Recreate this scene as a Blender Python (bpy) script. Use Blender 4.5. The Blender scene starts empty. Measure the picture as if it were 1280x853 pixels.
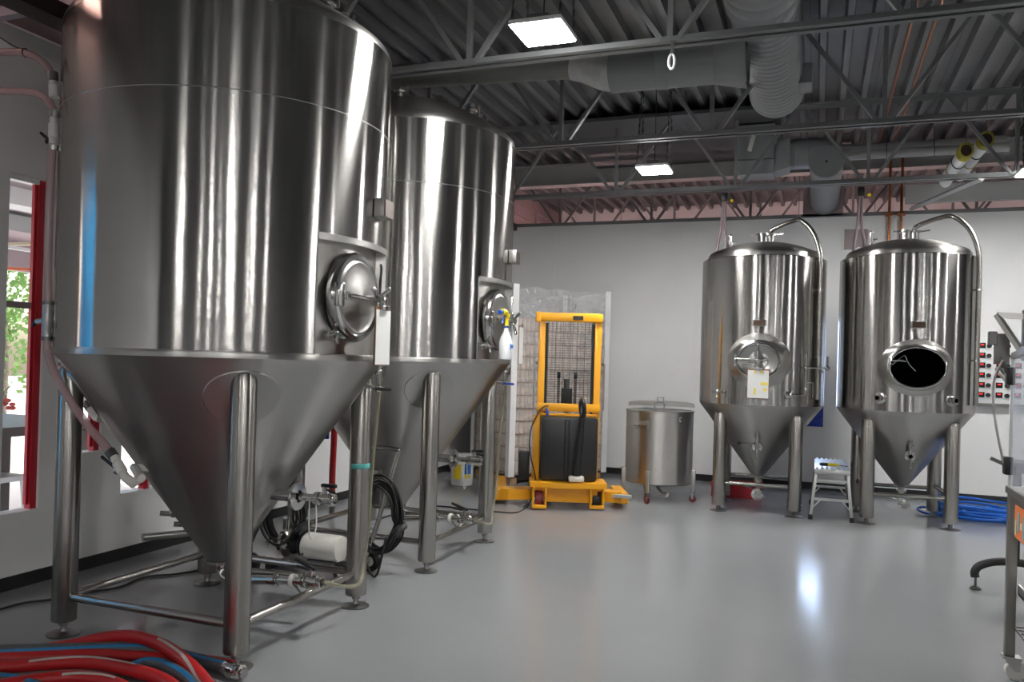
import bpy, bmesh, math, random
from mathutils import Vector, Matrix, noise
random.seed(7)
PI = math.pi
sc = bpy.context.scene
COL = sc.collection

# ------------------------------------------------------------------ camera
F, YAW, PITCH, ROLL, SY, SX, CAMH = 1037.74, 0.368085, 0.0044559, -0.0290574, 20.626, -18.829, 1.52
fw = Vector((-math.sin(YAW)*math.cos(PITCH), math.cos(YAW)*math.cos(PITCH), math.sin(PITCH)))
rt0 = Vector((math.cos(YAW), math.sin(YAW), 0)); up0 = rt0.cross(fw)
rt = rt0*math.cos(ROLL) - up0*math.sin(ROLL); up = rt0*math.sin(ROLL) + up0*math.cos(ROLL)
CAM = Vector((0, 0, CAMH))
cd = bpy.data.cameras.new('camera'); cam = bpy.data.objects.new('camera', cd); COL.objects.link(cam)
cd.sensor_width = 36; cd.lens = F*36/1280; cd.shift_x = -SX/1280; cd.shift_y = SY/1280; cd.clip_start = .05
cam.matrix_world = Matrix(((rt.x, up.x, -fw.x, 0), (rt.y, up.y, -fw.y, 0), (rt.z, up.z, -fw.z, CAMH), (0, 0, 0, 1)))
sc.camera = cam

def hit(x, y, ax, v):
    d = fw + rt*((x-640-SX)/F) - up*((y-426.5-SY)/F)
    return CAM + d*((v-CAM[ax])/d[ax])
def onz(x, y, z=0.): return hit(x, y, 2, z)
def ony(x, y, v): return hit(x, y, 1, v)
def onx(x, y, v): return hit(x, y, 0, v)

# ------------------------------------------------------------------ world, sun, exposure
w = bpy.data.worlds.new('World'); sc.world = w; w.use_nodes = True
bg = w.node_tree.nodes['Background']
sky = w.node_tree.nodes.new('ShaderNodeTexSky'); sky.sky_type = 'NISHITA'; sky.sun_disc = False
sky.sun_elevation = math.radians(48); sky.sun_rotation = math.radians(250); sky.dust_density = 3
w.node_tree.links.new(sky.outputs[0], bg.inputs[0]); bg.inputs[1].default_value = 0.6
sl = bpy.data.lights.new('sun', 'SUN'); so = bpy.data.objects.new('sun', sl); COL.objects.link(so)
sl.energy = 11; sl.angle = .01; sl.color = (1, .95, .88)
so.rotation_euler = (math.radians(42), 0, math.radians(150)); so.location = (-12, 4, 9)
sc.view_settings.view_transform = 'Standard'; sc.view_settings.look = 'None'
sc.view_settings.gamma = 1; sc.view_settings.use_curve_mapping = False
sc.view_settings.exposure = 0.0
LAMP = 322.0        # radiance of the LED ceiling fixtures
PINK = 75.0        # radiance of the pink tubes in the room beyond the partition

# ------------------------------------------------------------------ materials
MATS = {}
def nt(name):
    m = bpy.data.materials.new(name); m.use_nodes = True; MATS[name] = m
    return m, m.node_tree, m.node_tree.nodes['Principled BSDF']
def plain(name, col, rough=.5, metal=0., spec=.5, var=.0, scale=8., bump=0., coat=0.):
    m, t, b = nt(name)
    b.inputs['Base Color'].default_value = (*col, 1); b.inputs['Roughness'].default_value = rough
    b.inputs['Metallic'].default_value = metal; b.inputs['Specular IOR Level'].default_value = spec
    b.inputs['Coat Weight'].default_value = coat
    if var or bump:
        tc = t.nodes.new('ShaderNodeTexCoord'); n = t.nodes.new('ShaderNodeTexNoise')
        n.inputs['Scale'].default_value = scale; n.inputs['Detail'].default_value = 5
        t.links.new(tc.outputs['Object'], n.inputs['Vector'])
        if var:
            mx = t.nodes.new('ShaderNodeMix'); mx.data_type = 'RGBA'
            mx.inputs[6].default_value = (*[c*(1-var) for c in col], 1); mx.inputs[7].default_value = (*[min(1, c*(1+var)) for c in col], 1)
            t.links.new(n.outputs[0], mx.inputs[0]); t.links.new(mx.outputs[2], b.inputs['Base Color'])
        if bump:
            bp = t.nodes.new('ShaderNodeBump'); bp.inputs['Strength'].default_value = bump; bp.inputs['Distance'].default_value = .01
            t.links.new(n.outputs[0], bp.inputs['Height']); t.links.new(bp.outputs[0], b.inputs['Normal'])
    return m
def emit(name, col, s):
    m, t, b = nt(name); b.inputs['Base Color'].default_value = (*col, 1)
    b.inputs['Emission Color'].default_value = (*col, 1); b.inputs['Emission Strength'].default_value = s
    return m
def steel(name, base, rough, aniso, wave=0., var=.06):
    """rolled stainless sheet: fine grain round the vessel spreads highlights up and down"""
    m, t, b = nt(name); N = t.nodes; L = t.links; N.remove(b)
    g = N.new('ShaderNodeBsdfAnisotropic'); g.distribution = 'MULTI_GGX'
    g.inputs['Roughness'].default_value = rough; g.inputs['Anisotropy'].default_value = aniso
    L.new(g.outputs[0], N['Material Output'].inputs[0])
    tg = N.new('ShaderNodeTangent'); tg.direction_type = 'RADIAL'; tg.axis = 'Z'; L.new(tg.outputs[0], g.inputs['Tangent'])
    tc = N.new('ShaderNodeTexCoord'); mp = N.new('ShaderNodeMapping'); mp.inputs['Scale'].default_value = (1.2, 1.2, 5)
    L.new(tc.outputs['Object'], mp.inputs[0])
    n = N.new('ShaderNodeTexNoise'); n.inputs['Scale'].default_value = 2.2; n.inputs['Detail'].default_value = 6; L.new(mp.outputs[0], n.inputs['Vector'])
    mx = N.new('ShaderNodeMix'); mx.data_type = 'RGBA'
    mx.inputs[6].default_value = (*[c*(1-var) for c in base], 1); mx.inputs[7].default_value = (*[c*(1+var) for c in base], 1)
    L.new(n.outputs[0], mx.inputs[0]); L.new(mx.outputs[2], g.inputs['Color'])
    if wave:
        mp2 = N.new('ShaderNodeMapping'); mp2.inputs['Scale'].default_value = (1, 1, .35); L.new(tc.outputs['Object'], mp2.inputs[0])
        n2 = N.new('ShaderNodeTexNoise'); n2.inputs['Scale'].default_value = 3.; n2.inputs['Detail'].default_value = 1.5; L.new(mp2.outputs[0], n2.inputs['Vector'])
        bp = N.new('ShaderNodeBump'); bp.inputs['Strength'].default_value = wave; bp.inputs['Distance'].default_value = .012
        L.new(n2.outputs[0], bp.inputs['Height']); L.new(bp.outputs[0], g.inputs['Normal'])
    return m

steel('tank_steel', (.50, .488, .468), .17, .64, wave=.28)
steel('cone_steel', (.47, .457, .437), .30, .40, wave=.25)
steel('pipe_steel', (.40, .382, .355), .27, .42)
steel('panel_steel', (.56, .54, .515), .34, .35, wave=.15)
plain('fitting_steel', (.66, .65, .63), .16, 1.)
plain('satin_steel', (.52, .51, .49), .34, 1., var=.06, scale=20)
plain('dark_steel', (.16, .155, .15), .4, 1.)
plain('foot_steel', (.27, .265, .26), .4, 1.)
plain('rack_steel', (.30, .285, .26), .38, 1., var=.1, scale=12)
plain('black_plastic', (.012, .012, .013), .38)
plain('black_rubber', (.010, .010, .010), .55)
plain('void_black', (.002, .002, .002), .9, spec=0)
plain('wall_paint', (.80, .80, .795), .55, var=.03, scale=3, bump=.05)
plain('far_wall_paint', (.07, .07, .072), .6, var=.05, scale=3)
plain('baseboard_black', (.016, .016, .017), .4)
plain('deck_paint', (.165, .165, .172), .5, var=.08, scale=5)
plain('joist_paint', (.165, .17, .175), .45, var=.08, scale=9)
plain('beam_paint', (.46, .46, .455), .5, var=.05, scale=6)
plain('siding_pink_lit', (.40, .31, .31), .55, var=.06, scale=6)  # dusty pink: the pink light on the siding is mixed into its colour
plain('soffit_paint', (.075, .078, .085), .6, var=.08, scale=2)
plain('duct_paint', (.225, .235, .245), .42, var=.08, scale=5)
plain('olive_pipe', (.18, .19, .175), .4, var=.08, scale=5)
plain('galvanised', (.50, .51, .51), .35, .35, var=.25, scale=16)
plain('copper', (.40, .15, .065), .32, 1., var=.2, scale=14)
plain('pvc_white', (.68, .66, .62), .4, var=.06, scale=10)
plain('white_paint', (.80, .80, .79), .4)
plain('motor_white', (.62, .60, .55), .45, var=.12, scale=14)
plain('yellow_paint', (.80, .36, .012), .35, var=.06, scale=10)
plain('yellow_plastic', (.86, .66, .01), .35)
plain('dull_yellow', (.34, .30, .03), .5)
plain('red_paint', (.46, .012, .025), .35, var=.08, scale=8)
plain('red_rubber', (.40, .008, .010), .42, var=.2, scale=16)
plain('red_wheel', (.17, .012, .016), .45)
plain('grey_rubber', (.085, .088, .092), .6, var=.35, scale=40, bump=.15)
plain('blue_print', (.008, .16, .36), .5)
plain('white_print', (.45, .40, .37), .5, var=.2, scale=60)
plain('blue_hose_rubber', (.006, .10, .44), .33)
plain('blue_plastic', (.01, .06, .36), .4)
plain('teal_tape', (.10, .42, .40), .55)
plain('cardboard', (.36, .23, .13), .75, var=.15, scale=12)
plain('tan_cans', (.50, .42, .36), .4, var=.28, scale=9)
plain('paper', (.78, .78, .76), .7)
plain('highlighter', (.85, .68, .12), .7)
plain('ink_blue', (.03, .16, .55), .6)
plain('board_brown', (.20, .09, .045), .6, var=.15, scale=20)
plain('plate_brass', (.075, .048, .034), .42, .4, var=.6, scale=90)
plain('wood', (.34, .22, .12), .7, var=.2, scale=12)
plain('dark_wood', (.028, .012, .010), .4)
plain('mauve_paint', (.32, .25, .27), .6)
plain('orange_paint', (.85, .20, .06), .5)
plain('cream_paint', (.72, .62, .42), .5)
plain('pavement', (.55, .53, .50), .9, var=.1, scale=2)
plain('bark', (.16, .12, .09), .9)
plain('leaf', (.16, .30, .06), .6, var=.4, scale=3)
plain('flower_red', (.5, .05, .03), .6)
plain('reflection_board_blue', (.01, .30, .62), .5)
plain('sling_web', (.20, .15, .165), .8)
plain('black_screen', (.01, .01, .012), .2)
plain('alu', (.62, .62, .61), .36, 1., var=.05, scale=20)
plain('orange_print', (.78, .20, .05), .5)
plain('teal_print', (.15, .45, .50), .5)
plain('mirror_plate', (.72, .62, .62), .25, 1.)
emit('led', (1., .995, .975), LAMP)
emit('pink_tube', (1., .66, .64), PINK)
emit('orange_tube', (1., .60, .52), 30.)
plain('lavender_lit', (.56, .53, .62), .5)  # lavender light on the strut is put into its base colour
emit('red_digit', (1., .02, .02), 1.1)
emit('blue_daylight', (.55, .70, 1.), 8.)
plain('glossy_blue', (.03, .07, .42), .25, var=.9, scale=30)

def film(name, col, alpha, rough, trans=0.):
    m, t, b = nt(name); b.inputs['Base Color'].default_value = (*col, 1); b.inputs['Roughness'].default_value = rough
    b.inputs['Alpha'].default_value = alpha; b.inputs['Transmission Weight'].default_value = trans
    return m, t, b
film('acrylic', (.80, .83, .92), .22, .08)
film('window_glass', (.9, .95, .95), .08, .02)
m, t, b = film('wrap_film', (.86, .88, .92), .3, .18)
tc = t.nodes.new('ShaderNodeTexCoord'); mp = t.nodes.new('ShaderNodeMapping'); mp.inputs['Scale'].default_value = (2, 2, 4)
n = t.nodes.new('ShaderNodeTexNoise'); n.inputs['Scale'].default_value = 2.5; n.inputs['Detail'].default_value = 7; n.inputs['Distortion'].default_value = 1.2
t.links.new(tc.outputs['Object'], mp.inputs[0]); t.links.new(mp.outputs[0], n.inputs['Vector'])
cr = t.nodes.new('ShaderNodeMapRange'); cr.inputs[1].default_value = .38; cr.inputs[2].default_value = .72; cr.inputs[3].default_value = .05; cr.inputs[4].default_value = .34
bp = t.nodes.new('ShaderNodeBump'); bp.inputs['Strength'].default_value = .25; bp.inputs['Distance'].default_value = .02
t.links.new(n.outputs[0], cr.inputs[0]); t.links.new(cr.outputs[0], b.inputs['Alpha']); t.links.new(n.outputs[0], bp.inputs['Height']); t.links.new(bp.outputs[0], b.inputs['Normal'])
film('clear_hose', (.52, .34, .34), .62, .18)
film('sight_tube', (.36, .34, .24), .55, .2)
film('bottle_plastic', (.86, .88, .90), .85, .3)

# floor: grey epoxy, glossy with a faint orange-peel
m, t, b = nt('epoxy'); b.inputs['Specular IOR Level'].default_value = .55
tc = t.nodes.new('ShaderNodeTexCoord')
n = t.nodes.new('ShaderNodeTexNoise'); n.inputs['Scale'].default_value = .9; n.inputs['Detail'].default_value = 5; t.links.new(tc.outputs['Object'], n.inputs['Vector'])
mx = t.nodes.new('ShaderNodeMix'); mx.data_type = 'RGBA'; mx.inputs[6].default_value = (.225, .233, .242, 1); mx.inputs[7].default_value = (.26, .267, .274, 1)
t.links.new(n.outputs[0], mx.inputs[0]); t.links.new(mx.outputs[2], b.inputs['Base Color'])
mr = t.nodes.new('ShaderNodeMapRange'); mr.inputs[3].default_value = .12; mr.inputs[4].default_value = .22; t.links.new(n.outputs[0], mr.inputs[0]); t.links.new(mr.outputs[0], b.inputs['Roughness'])
n2 = t.nodes.new('ShaderNodeTexNoise'); n2.inputs['Scale'].default_value = 22; n2.inputs['Detail'].default_value = 2; t.links.new(tc.outputs['Object'], n2.inputs['Vector'])
bp = t.nodes.new('ShaderNodeBump'); bp.inputs['Strength'].default_value = .05; bp.inputs['Distance'].default_value = .01
t.links.new(n2.outputs[0], bp.inputs['Height']); t.links.new(bp.outputs[0], b.inputs['Normal'])

# ------------------------------------------------------------------ mesh helpers
INV = {}       # object name -> inverse of the world matrix of its root
def V3(p): return Vector(p)
def smooth_path(P, res=8, closed=False):
    P = [V3(p) for p in P]; n = len(P); out = []
    if n < 3 and not closed: return P
    for i in range(n if closed else n-1):
        if closed: a, b, c, d = P[(i-1) % n], P[i], P[(i+1) % n], P[(i+2) % n]
        else: a, b, c, d = P[max(i-1, 0)], P[i], P[i+1], P[min(i+2, n-1)]
        for k in range(res):
            s = k/res
            out.append(.5*((2*b)+(c-a)*s+(2*a-5*b+4*c-d)*s*s+(3*b-a-3*c+d)*s**3))
    if not closed: out.append(P[-1])
    return out
class MB:
    def __init__(self): self.bm = bmesh.new()
    def grid(self, rows, wrap=False, cap0=False, cap1=False):
        vs = [[self.bm.verts.new(p) for p in r] for r in rows]
        for a, b in zip(vs, vs[1:]):
            m = len(a)
            for i in range(m if wrap else m-1):
                j = (i+1) % m
                try: self.bm.faces.new((a[i], a[j], b[j], b[i]))
                except ValueError: pass
        if cap0: self.bm.faces.new(vs[0][::-1])
        if cap1: self.bm.faces.new(vs[-1])
        return self
    def box(self, c, s, rot=None, bev=0.):
        c = V3(c); M = rot if rot is not None else Matrix.Identity(3)
        r = bmesh.ops.create_cube(self.bm, size=1)
        vs = r['verts']
        for v in vs: v.co = Vector((v.co.x*s[0], v.co.y*s[1], v.co.z*s[2]))
        if bev:
            es = list({e for v in vs for e in v.link_edges})
            q = bmesh.ops.bevel(self.bm, geom=es, offset=bev, segments=2, profile=.5, affect='EDGES')
            vs = list({v for f in q['faces'] for v in f.verts} | {v for v in vs if v.is_valid})
        for v in vs: v.co = c + M @ v.co
        return self
    def bb(self, x0, x1, y0, y1, z0, z1, bev=0.):
        return self.box(((x0+x1)/2, (y0+y1)/2, (z0+z1)/2), (abs(x1-x0), abs(y1-y0), abs(z1-z0)), bev=bev)
    def bar(self, a, b, w, h, upv=(0, 0, 1), bev=0.):
        a = V3(a); b = V3(b); d = (b-a); L = d.length; d.normalize(); u = V3(upv)
        if abs(d.dot(u)) > .98: u = Vector((1, 0, 0))
        s = d.cross(u).normalized(); u = s.cross(d)
        M = Matrix((s, d, u)).transposed()
        return self.box((a+b)/2, (w, L, h), M, bev)
    def tube(self, P, r, n=10, cap=True, closed=False):
        P = [V3(p) for p in P]
        R = r if isinstance(r, (list, tuple)) else [r]*len(P)
        rows = []; k = len(P)
        t0 = (P[1]-P[0]).normalized(); u = Vector((0, 0, 1)) if abs(t0.z) < .9 else Vector((1, 0, 0))
        for i in range(k):
            if closed: t = (P[(i+1) % k]-P[i-1]).normalized()
            else: t = (P[min(i+1, k-1)]-P[max(i-1, 0)]).normalized()
            u = (u - t*u.dot(t)).normalized(); s = t.cross(u)
            rows.append([P[i]+(u*math.cos(2*PI*j/n)+s*math.sin(2*PI*j/n))*R[i] for j in range(n)])
        if closed: rows.append(rows[0]); cap = False
        return self.grid(rows, True, cap, cap)
    def strip(self, P, r, ang, half, n=3):
        """a printed band lying on a hose of radius r; ang is measured from straight up"""
        P = [V3(p) for p in P]; k = len(P); rows = []
        for i in range(k):
            t = (P[min(i+1, k-1)]-P[max(i-1, 0)]).normalized()
            u = Vector((0, 0, 1)); u = (u-t*u.dot(t)).normalized(); s = t.cross(u)
            a0 = ang(i/(k-1)) if callable(ang) else ang
            rows.append([P[i]+(u*math.cos(a0+half*(2*j/n-1))+s*math.sin(a0+half*(2*j/n-1)))*(r+.0012) for j in range(n+1)])
        return self.grid(rows)
    def cyl(self, a, b, r, r2=None, n=20):
        return self.tube([a, b], [r, r if r2 is None else r2], n)
    def lathe(self, prof, c=(0, 0, 0), axis=(0, 0, 1), n=48, a0=0., a1=2*PI, sx=1., sy=1.):
        c = V3(c); ax = V3(axis).normalized(); u = Vector((1, 0, 0)) if abs(ax.x) < .9 else Vector((0, 1, 0))
        u = (u-ax*u.dot(ax)).normalized(); v = ax.cross(u)
        if abs(ax.z) < .5: v = Vector((0, 0, 1)); u = v.cross(ax)
        full = abs(a1-a0-2*PI) < 1e-6
        m = n if full else n+1
        rows = [[c+ax*h+(u*math.cos(a0+(a1-a0)*j/n)*sx+v*math.sin(a0+(a1-a0)*j/n)*sy)*max(r, 1e-4) for j in range(m)] for r, h in prof]
        return self.grid(rows, full)
    def torus(self, c, axis, R, r, n=32, k=8, sx=1., sy=1.):
        return self.lathe([(R+r*math.cos(2*PI*i/k), r*math.sin(2*PI*i/k)) for i in range(k+1)], c, axis, n, sx=sx, sy=sy)
    def ball(self, c, r, sc3=(1, 1, 1), n=12):
        q = bmesh.ops.create_uvsphere(self.bm, u_segments=n, v_segments=max(6, n*2//3), radius=r)
        for v in q['verts']: v.co = V3(c)+Vector((v.co.x*sc3[0], v.co.y*sc3[1], v.co.z*sc3[2]))
        return self
    def poly(self, pts, d):
        """flat outline pushed along vector d"""
        d = V3(d); A = [self.bm.verts.new(p) for p in pts]; Bv = [self.bm.verts.new(V3(p)+d) for p in pts]; n = len(A)
        self.bm.faces.new(A); self.bm.faces.new(Bv[::-1])
        for i in range(n): self.bm.faces.new((A[i], Bv[i], Bv[(i+1) % n], A[(i+1) % n]))
        return self
    def build(self, name, mat, parent=None, world=False, smooth=True, kind=None):
        bm = self.bm
        bmesh.ops.remove_doubles(bm, verts=bm.verts, dist=1e-5)
        bmesh.ops.recalc_face_normals(bm, faces=bm.faces)
        for f in bm.faces: f.smooth = smooth
        if smooth:
            for e in bm.edges: e.smooth = len(e.link_faces) != 2 or e.calc_face_angle(0) < .65
        me = bpy.data.meshes.new(name); 
        if world and parent is not None:
            bm.transform(INV[parent.name])
        elif parent is None and not world:
            # a thing that is one mesh: its origin at the middle of its base
            xs = [v.co.x for v in bm.verts]; ys = [v.co.y for v in bm.verts]; zs = [v.co.z for v in bm.verts]
            o = Vector(((min(xs)+max(xs))/2, (min(ys)+max(ys))/2, min(zs)))
            bm.transform(Matrix.Translation(-o))
        bm.to_mesh(me); bm.free()
        me.materials.append(MATS[mat])
        ob = bpy.data.objects.new(name, me); COL.objects.link(ob)
        if parent is not None:
            ob.parent = parent; INV[ob.name] = INV[parent.name]
        else:
            INV[ob.name] = Matrix.Identity(4)
            if not world: ob.location = o; INV[ob.name] = Matrix.Translation(-o)
        if kind: ob['kind'] = kind
        return ob
def thing(name, label, cat, loc=(0, 0, 0), rz=0., group=None, kind=None):
    o = bpy.data.objects.new(name, None); COL.objects.link(o); o.empty_display_size = .1
    o.location = loc; o.rotation_euler = (0, 0, rz)
    INV[o.name] = (Matrix.Translation(V3(loc)) @ Matrix.Rotation(rz, 4, 'Z')).inverted()
    return tag(o, label, cat, group, kind)
def tag(o, label=None, cat=None, group=None, kind=None):
    if label: o['label'] = label
    if cat: o['category'] = cat
    if group: o['group'] = group
    if kind: o['kind'] = kind
    return o
def share(me_ob, loc, parent, name=None):
    c = me_ob.copy(); COL.objects.link(c); c.parent = parent; c.location = loc; return c

# ------------------------------------------------------------------ the room
XL, XR, YB, YF, WH, DZ, YFAR = -4.68, 10.6, 11.4, -12.4, 3.5, 4.38, 15.35
MB().bb(-5.0, XR+.2, YF-.2, YFAR+.2, -.12, 0).build('floor', 'epoxy', world=True, kind='structure')

WINS = [(2.02, 2.62, .47, 2.6), (3.69, 3.96, .47, 2.6), (4.2, 4.452, .80, 2.6), (4.64, 4.925, .47, 2.6)]
m = MB(); y = YF-.15
for (a, b_, z0, z1) in WINS:
    m.bb(XL-.10, XL, y, a, 0, WH); m.bb(XL-.10, XL, a, b_, 0, z0); m.bb(XL-.10, XL, a, b_, z1, WH); y = b_
m.bb(XL-.10, XL, y, YFAR, 0, WH)
wl = m.build('wall_left', 'wall_paint', world=True, smooth=False, kind='structure')
# siding above the wall: horizontal boards with lips, one object each
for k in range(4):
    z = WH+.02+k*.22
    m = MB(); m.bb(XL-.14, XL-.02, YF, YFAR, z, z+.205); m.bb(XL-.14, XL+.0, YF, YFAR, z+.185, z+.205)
    m.build('siding_board', 'siding_pink_lit', wl, world=True, smooth=False)
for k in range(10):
    MB().bb(XL-.03, XL+.015, 1.45+k*1.55, 1.53+k*1.55, WH, DZ).build('siding_post', 'siding_pink_lit', wl, world=True, smooth=False)
wb = MB().bb(XL, XR, YB, YB+.14, 0, WH).build('wall_back', 'wall_paint', world=True, smooth=False, kind='structure')
for x in (-3.57, -1.615, .34, 2.3, 4.25): MB().bb(x-.02, x+.02, YB-.004, YB, .1, WH).build('panel_joint_strip', 'wall_paint', wb, world=True, smooth=False)
MB().bb(XL, XR, YB-.01, YB+.16, WH-.015, WH+.03).build('top_channel', 'joist_paint', wb, world=True, smooth=False)
wr = MB().bb(XR, XR+.15, YF, YFAR, 0, DZ+.1).build('wall_right', 'far_wall_paint', world=True, smooth=False, kind='structure')
wf = MB().bb(XL, XR, YF-.15, YF, 0, DZ+.1).build('wall_front', 'far_wall_paint', world=True, smooth=False, kind='structure')
wx = MB().bb(XL, XR, YFAR, YFAR+.15, 0, DZ+.1).build('wall_far', 'wall_paint', world=True, smooth=False, kind='structure')
bl = MB().bb(XL, XL+.012, YF, YB, 0, .085).build('baseboard_left', 'baseboard_black', world=True, smooth=False, kind='structure')
bb_ = MB().bb(XL+.012, XR, YB-.012, YB, 0, .085).build('baseboard_back', 'baseboard_black', world=True, smooth=False, kind='structure')

# windows in the left wall: red steel frames, white reveals
def window(n, a, b_, z0, z1):
    o = thing('window_%d' % n, None, None, (XL, (a+b_)/2, z0), kind='structure')
    t_ = .012
    for (p, q, mm) in ((a, a+t_, 'white_paint'), (b_-.045, b_, 'red_paint')): MB().bb(XL-.07, XL-.02, p, q, z0+.012, z1).build('jamb', mm, o, world=True, smooth=False)
    MB().bb(XL-.06, XL-.035, b_-.065, b_-.045, z0+.04, z1-.03).build('jamb_stop', 'red_paint', o, world=True, smooth=False)
    MB().bb(XL-.09, XL-.02, a+t_, b_-.045, z1-.03, z1).build('head', 'white_paint', o, world=True, smooth=False)
    MB().bb(XL-.10, XL+.012, a-.004, b_+.004, z0-.004, z0+.012).build('sill', 'white_paint', o, world=True, smooth=False)
    MB().bb(XL-.07, XL-.04, a+t_, b_-.045, 1.77, 1.81).build('mullion', 'mauve_paint', o, world=True, smooth=False)
    MB().bb(XL-.058, XL-.054, a+t_, b_-.045, z0+.012, 1.77).build('pane', 'window_glass', o, world=True, smooth=False)
    MB().bb(XL-.058, XL-.054, a+t_, b_-.045, 1.81, z1-.03).build('pane', 'window_glass', o, world=True, smooth=False)
for i, q in enumerate(WINS): window(i+1, *q)

# small lit window in the back wall, mostly behind a tank
o = thing('window_5', None, None, (-.05, YB, .78), kind='structure')
MB().bb(-.33, .09, YB-.012, YB-.002, .80, 1.07).build('lower_pane', 'glossy_blue', o, world=True, smooth=False)
MB().bb(-.33, .085, YB-.012, YB-.002, 1.08, 2.15).build('lit_pane', 'blue_daylight', o, world=True, smooth=False)
m = MB()
for (x0, x1, z0, z1) in ((-.36, -.33, .77, 2.18), (.09, .10, .77, 2.18), (-.33, .10, .775, .80), (-.33, .10, 2.15, 2.18)): m.bb(x0, x1, YB-.02, YB-.001, z0, z1)
m.build('frame', 'white_paint', o, world=True, smooth=False)

# roof: fluted steel deck in sheets, open-web joists, slab above
ceil = thing('ceiling', None, None, (0, 0, DZ), kind='structure')
P6, SH = .2032, .6096
prof = []
for k in range(3):
    x = k*P6
    prof += [(x, .082), (x+.062, .082), (x+.078, 0), (x+.128, 0), (x+.144, .082)]
prof.append((3*P6-.006, .082))
m = MB(); m.grid([[(x, YF, z) for x, z in prof], [(x, YFAR, z) for x, z in prof]])
sheet = m.build('deck_sheet', 'deck_paint', ceil, smooth=False)
sheet.location = (-5.0, 0, 0)
for k in range(1, 26): share(sheet, (-5.0+k*SH, 0, 0), ceil)
MB().bb(-5.0, XR+.2, YF-.2, YFAR+.2, DZ+.12, DZ+.2).build('roof_slab', 'soffit_paint', ceil, world=True, smooth=False)

def joist(Y, label, x0=-4.7, x1=XR-.02, full=True):
    o = thing('roof_joist', label, 'roof joist', (0, Y, WH), group='open-web steel roof joists')
    for nm, z, s in (('bottom_chord', WH, 1), ('top_chord', DZ-.002, -1)):
        m = MB()
        for sg in (-1, 1):
            m.bb(x0, x1, Y+sg*.012, Y+sg*.062, z, z+s*.007); m.bb(x0, x1, Y+sg*.012, Y+sg*.018, z, z+s*.05)
        m.build(nm, 'joist_paint', o, world=True, smooth=False)
    k = -2
    zb, zt = WH+.03, DZ-.03
    while True:
        xn = -2.24+1.345*k
        if xn > x1: break
        if xn > x0+.1:
            MB().bar((xn, Y, zb), (xn, Y, zt), .034, .034, (0, 1, 0)).build('web_post', 'joist_paint', o, world=True, smooth=False)
        for sg in (-1, 1):
            xe = xn+sg*.63
            if x0+.05 < xe < x1 and x0+.05 < xn < x1:
                MB().bar((xn+sg*.05, Y, zb), (xe, Y, zt), .03, .045, (0, 1, 0)).build('web_diagonal', 'joist_paint', o, world=True, smooth=False)
        k += 1
    return o
JY = (-7.7, -3.4, .84, 2.98, 5.13, 7.27, 9.5)
JL = ('open-web roof joist at the dark front end of the hall', 'open-web roof joist second from the front wall of the hall', 'open-web roof joist above the camera side of the hall',
      'open-web roof joist passing over the near side of the closest tall tank', 'open-web roof joist crossing between the two tall tanks below the olive pipe',
      'open-web roof joist just behind the farther tall tank and second ceiling light', 'open-web roof joist closest to the back wall inside the room')
for Y, l in zip(JY, JL): joist(Y, l)
joist(11.72, 'pink-lit open-web roof joist standing just past the top of the back wall')
joist(13.7, 'pink-lit open-web roof joist farthest beyond the back wall')
# deep rolled girder above the back wall
g = thing('roof_girder', 'pale deep rolled steel girder under the deck above the back wall', 'girder', (0, 11.5, 4.1))
for nm, q in (('bottom_flange', (11.40, 11.60, 4.075, 4.09)), ('web', (11.492, 11.508, 4.09, 4.36)), ('top_flange', (11.40, 11.60, 4.36, 4.375))):
    MB().bb(XL, XR, q[0], q[1], q[2], q[3]).build(nm, 'beam_paint', g, world=True, smooth=False)
# dark flat infill panel under the deck
MB().bb(-2.95, -.45, 9.15, 11.38, 4.27, 4.31).build('trim_1', 'soffit_paint', world=True, smooth=False, kind='structure')
# dark beam along the left wall
tag(MB().bb(-4.24, -4.07, -3, 11.2, 3.40, 3.498).build('dark_beam', 'dark_wood', smooth=False), 'dark brown beam running along the top of the left wall', 'beam')
# pink neon tubes hung in the room behind the partition: they tint its deck
for i, x in enumerate((-3.4, .2, 3.4)):
    o = thing('neon_tube', 'pink glowing tube lamp hanging out of sight behind the back wall', 'lamp', (x, 12.7, 2.6), group='pink tube lamps behind the back wall')
    MB().cyl((x-.55, 12.7, 2.65), (x+.55, 12.7, 2.65), .03, n=12).build('tube', 'pink_tube', o, world=True)
    MB().bb(x-.6, x+.6, 12.66, 12.74, 2.60, 2.615).build('tray', 'joist_paint', o, world=True, smooth=False)
    for s in (-.5, .5): MB().cyl((x+s, 12.7, 2.6), (x+s, 12.7, DZ), .004, n=6).build('hanger', 'dark_steel', o, world=True)

o = thing('neon_tube', 'orange-pink glowing tube lamp fixed above the top of the left wall', 'lamp', (-4.55, 2.65, 3.7))
MB().cyl((-4.55, 2.2, 3.72), (-4.55, 3.1, 3.72), .013, n=12).build('tube', 'orange_tube', o, world=True)
for y in (2.25, 3.05): MB().bb(-4.68, -4.54, y-.02, y+.02, 3.715, 3.73).build('holder', 'joist_paint', o, world=True, smooth=False)
tag(MB().bb(XL+.02, -3.6, 3.54, 3.60, 3.50, 3.56).build('pale_strut', 'lavender_lit', smooth=False), 'pale strut with lavender light in its colour crossing above the left wall beside the tank', 'strut')
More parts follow.
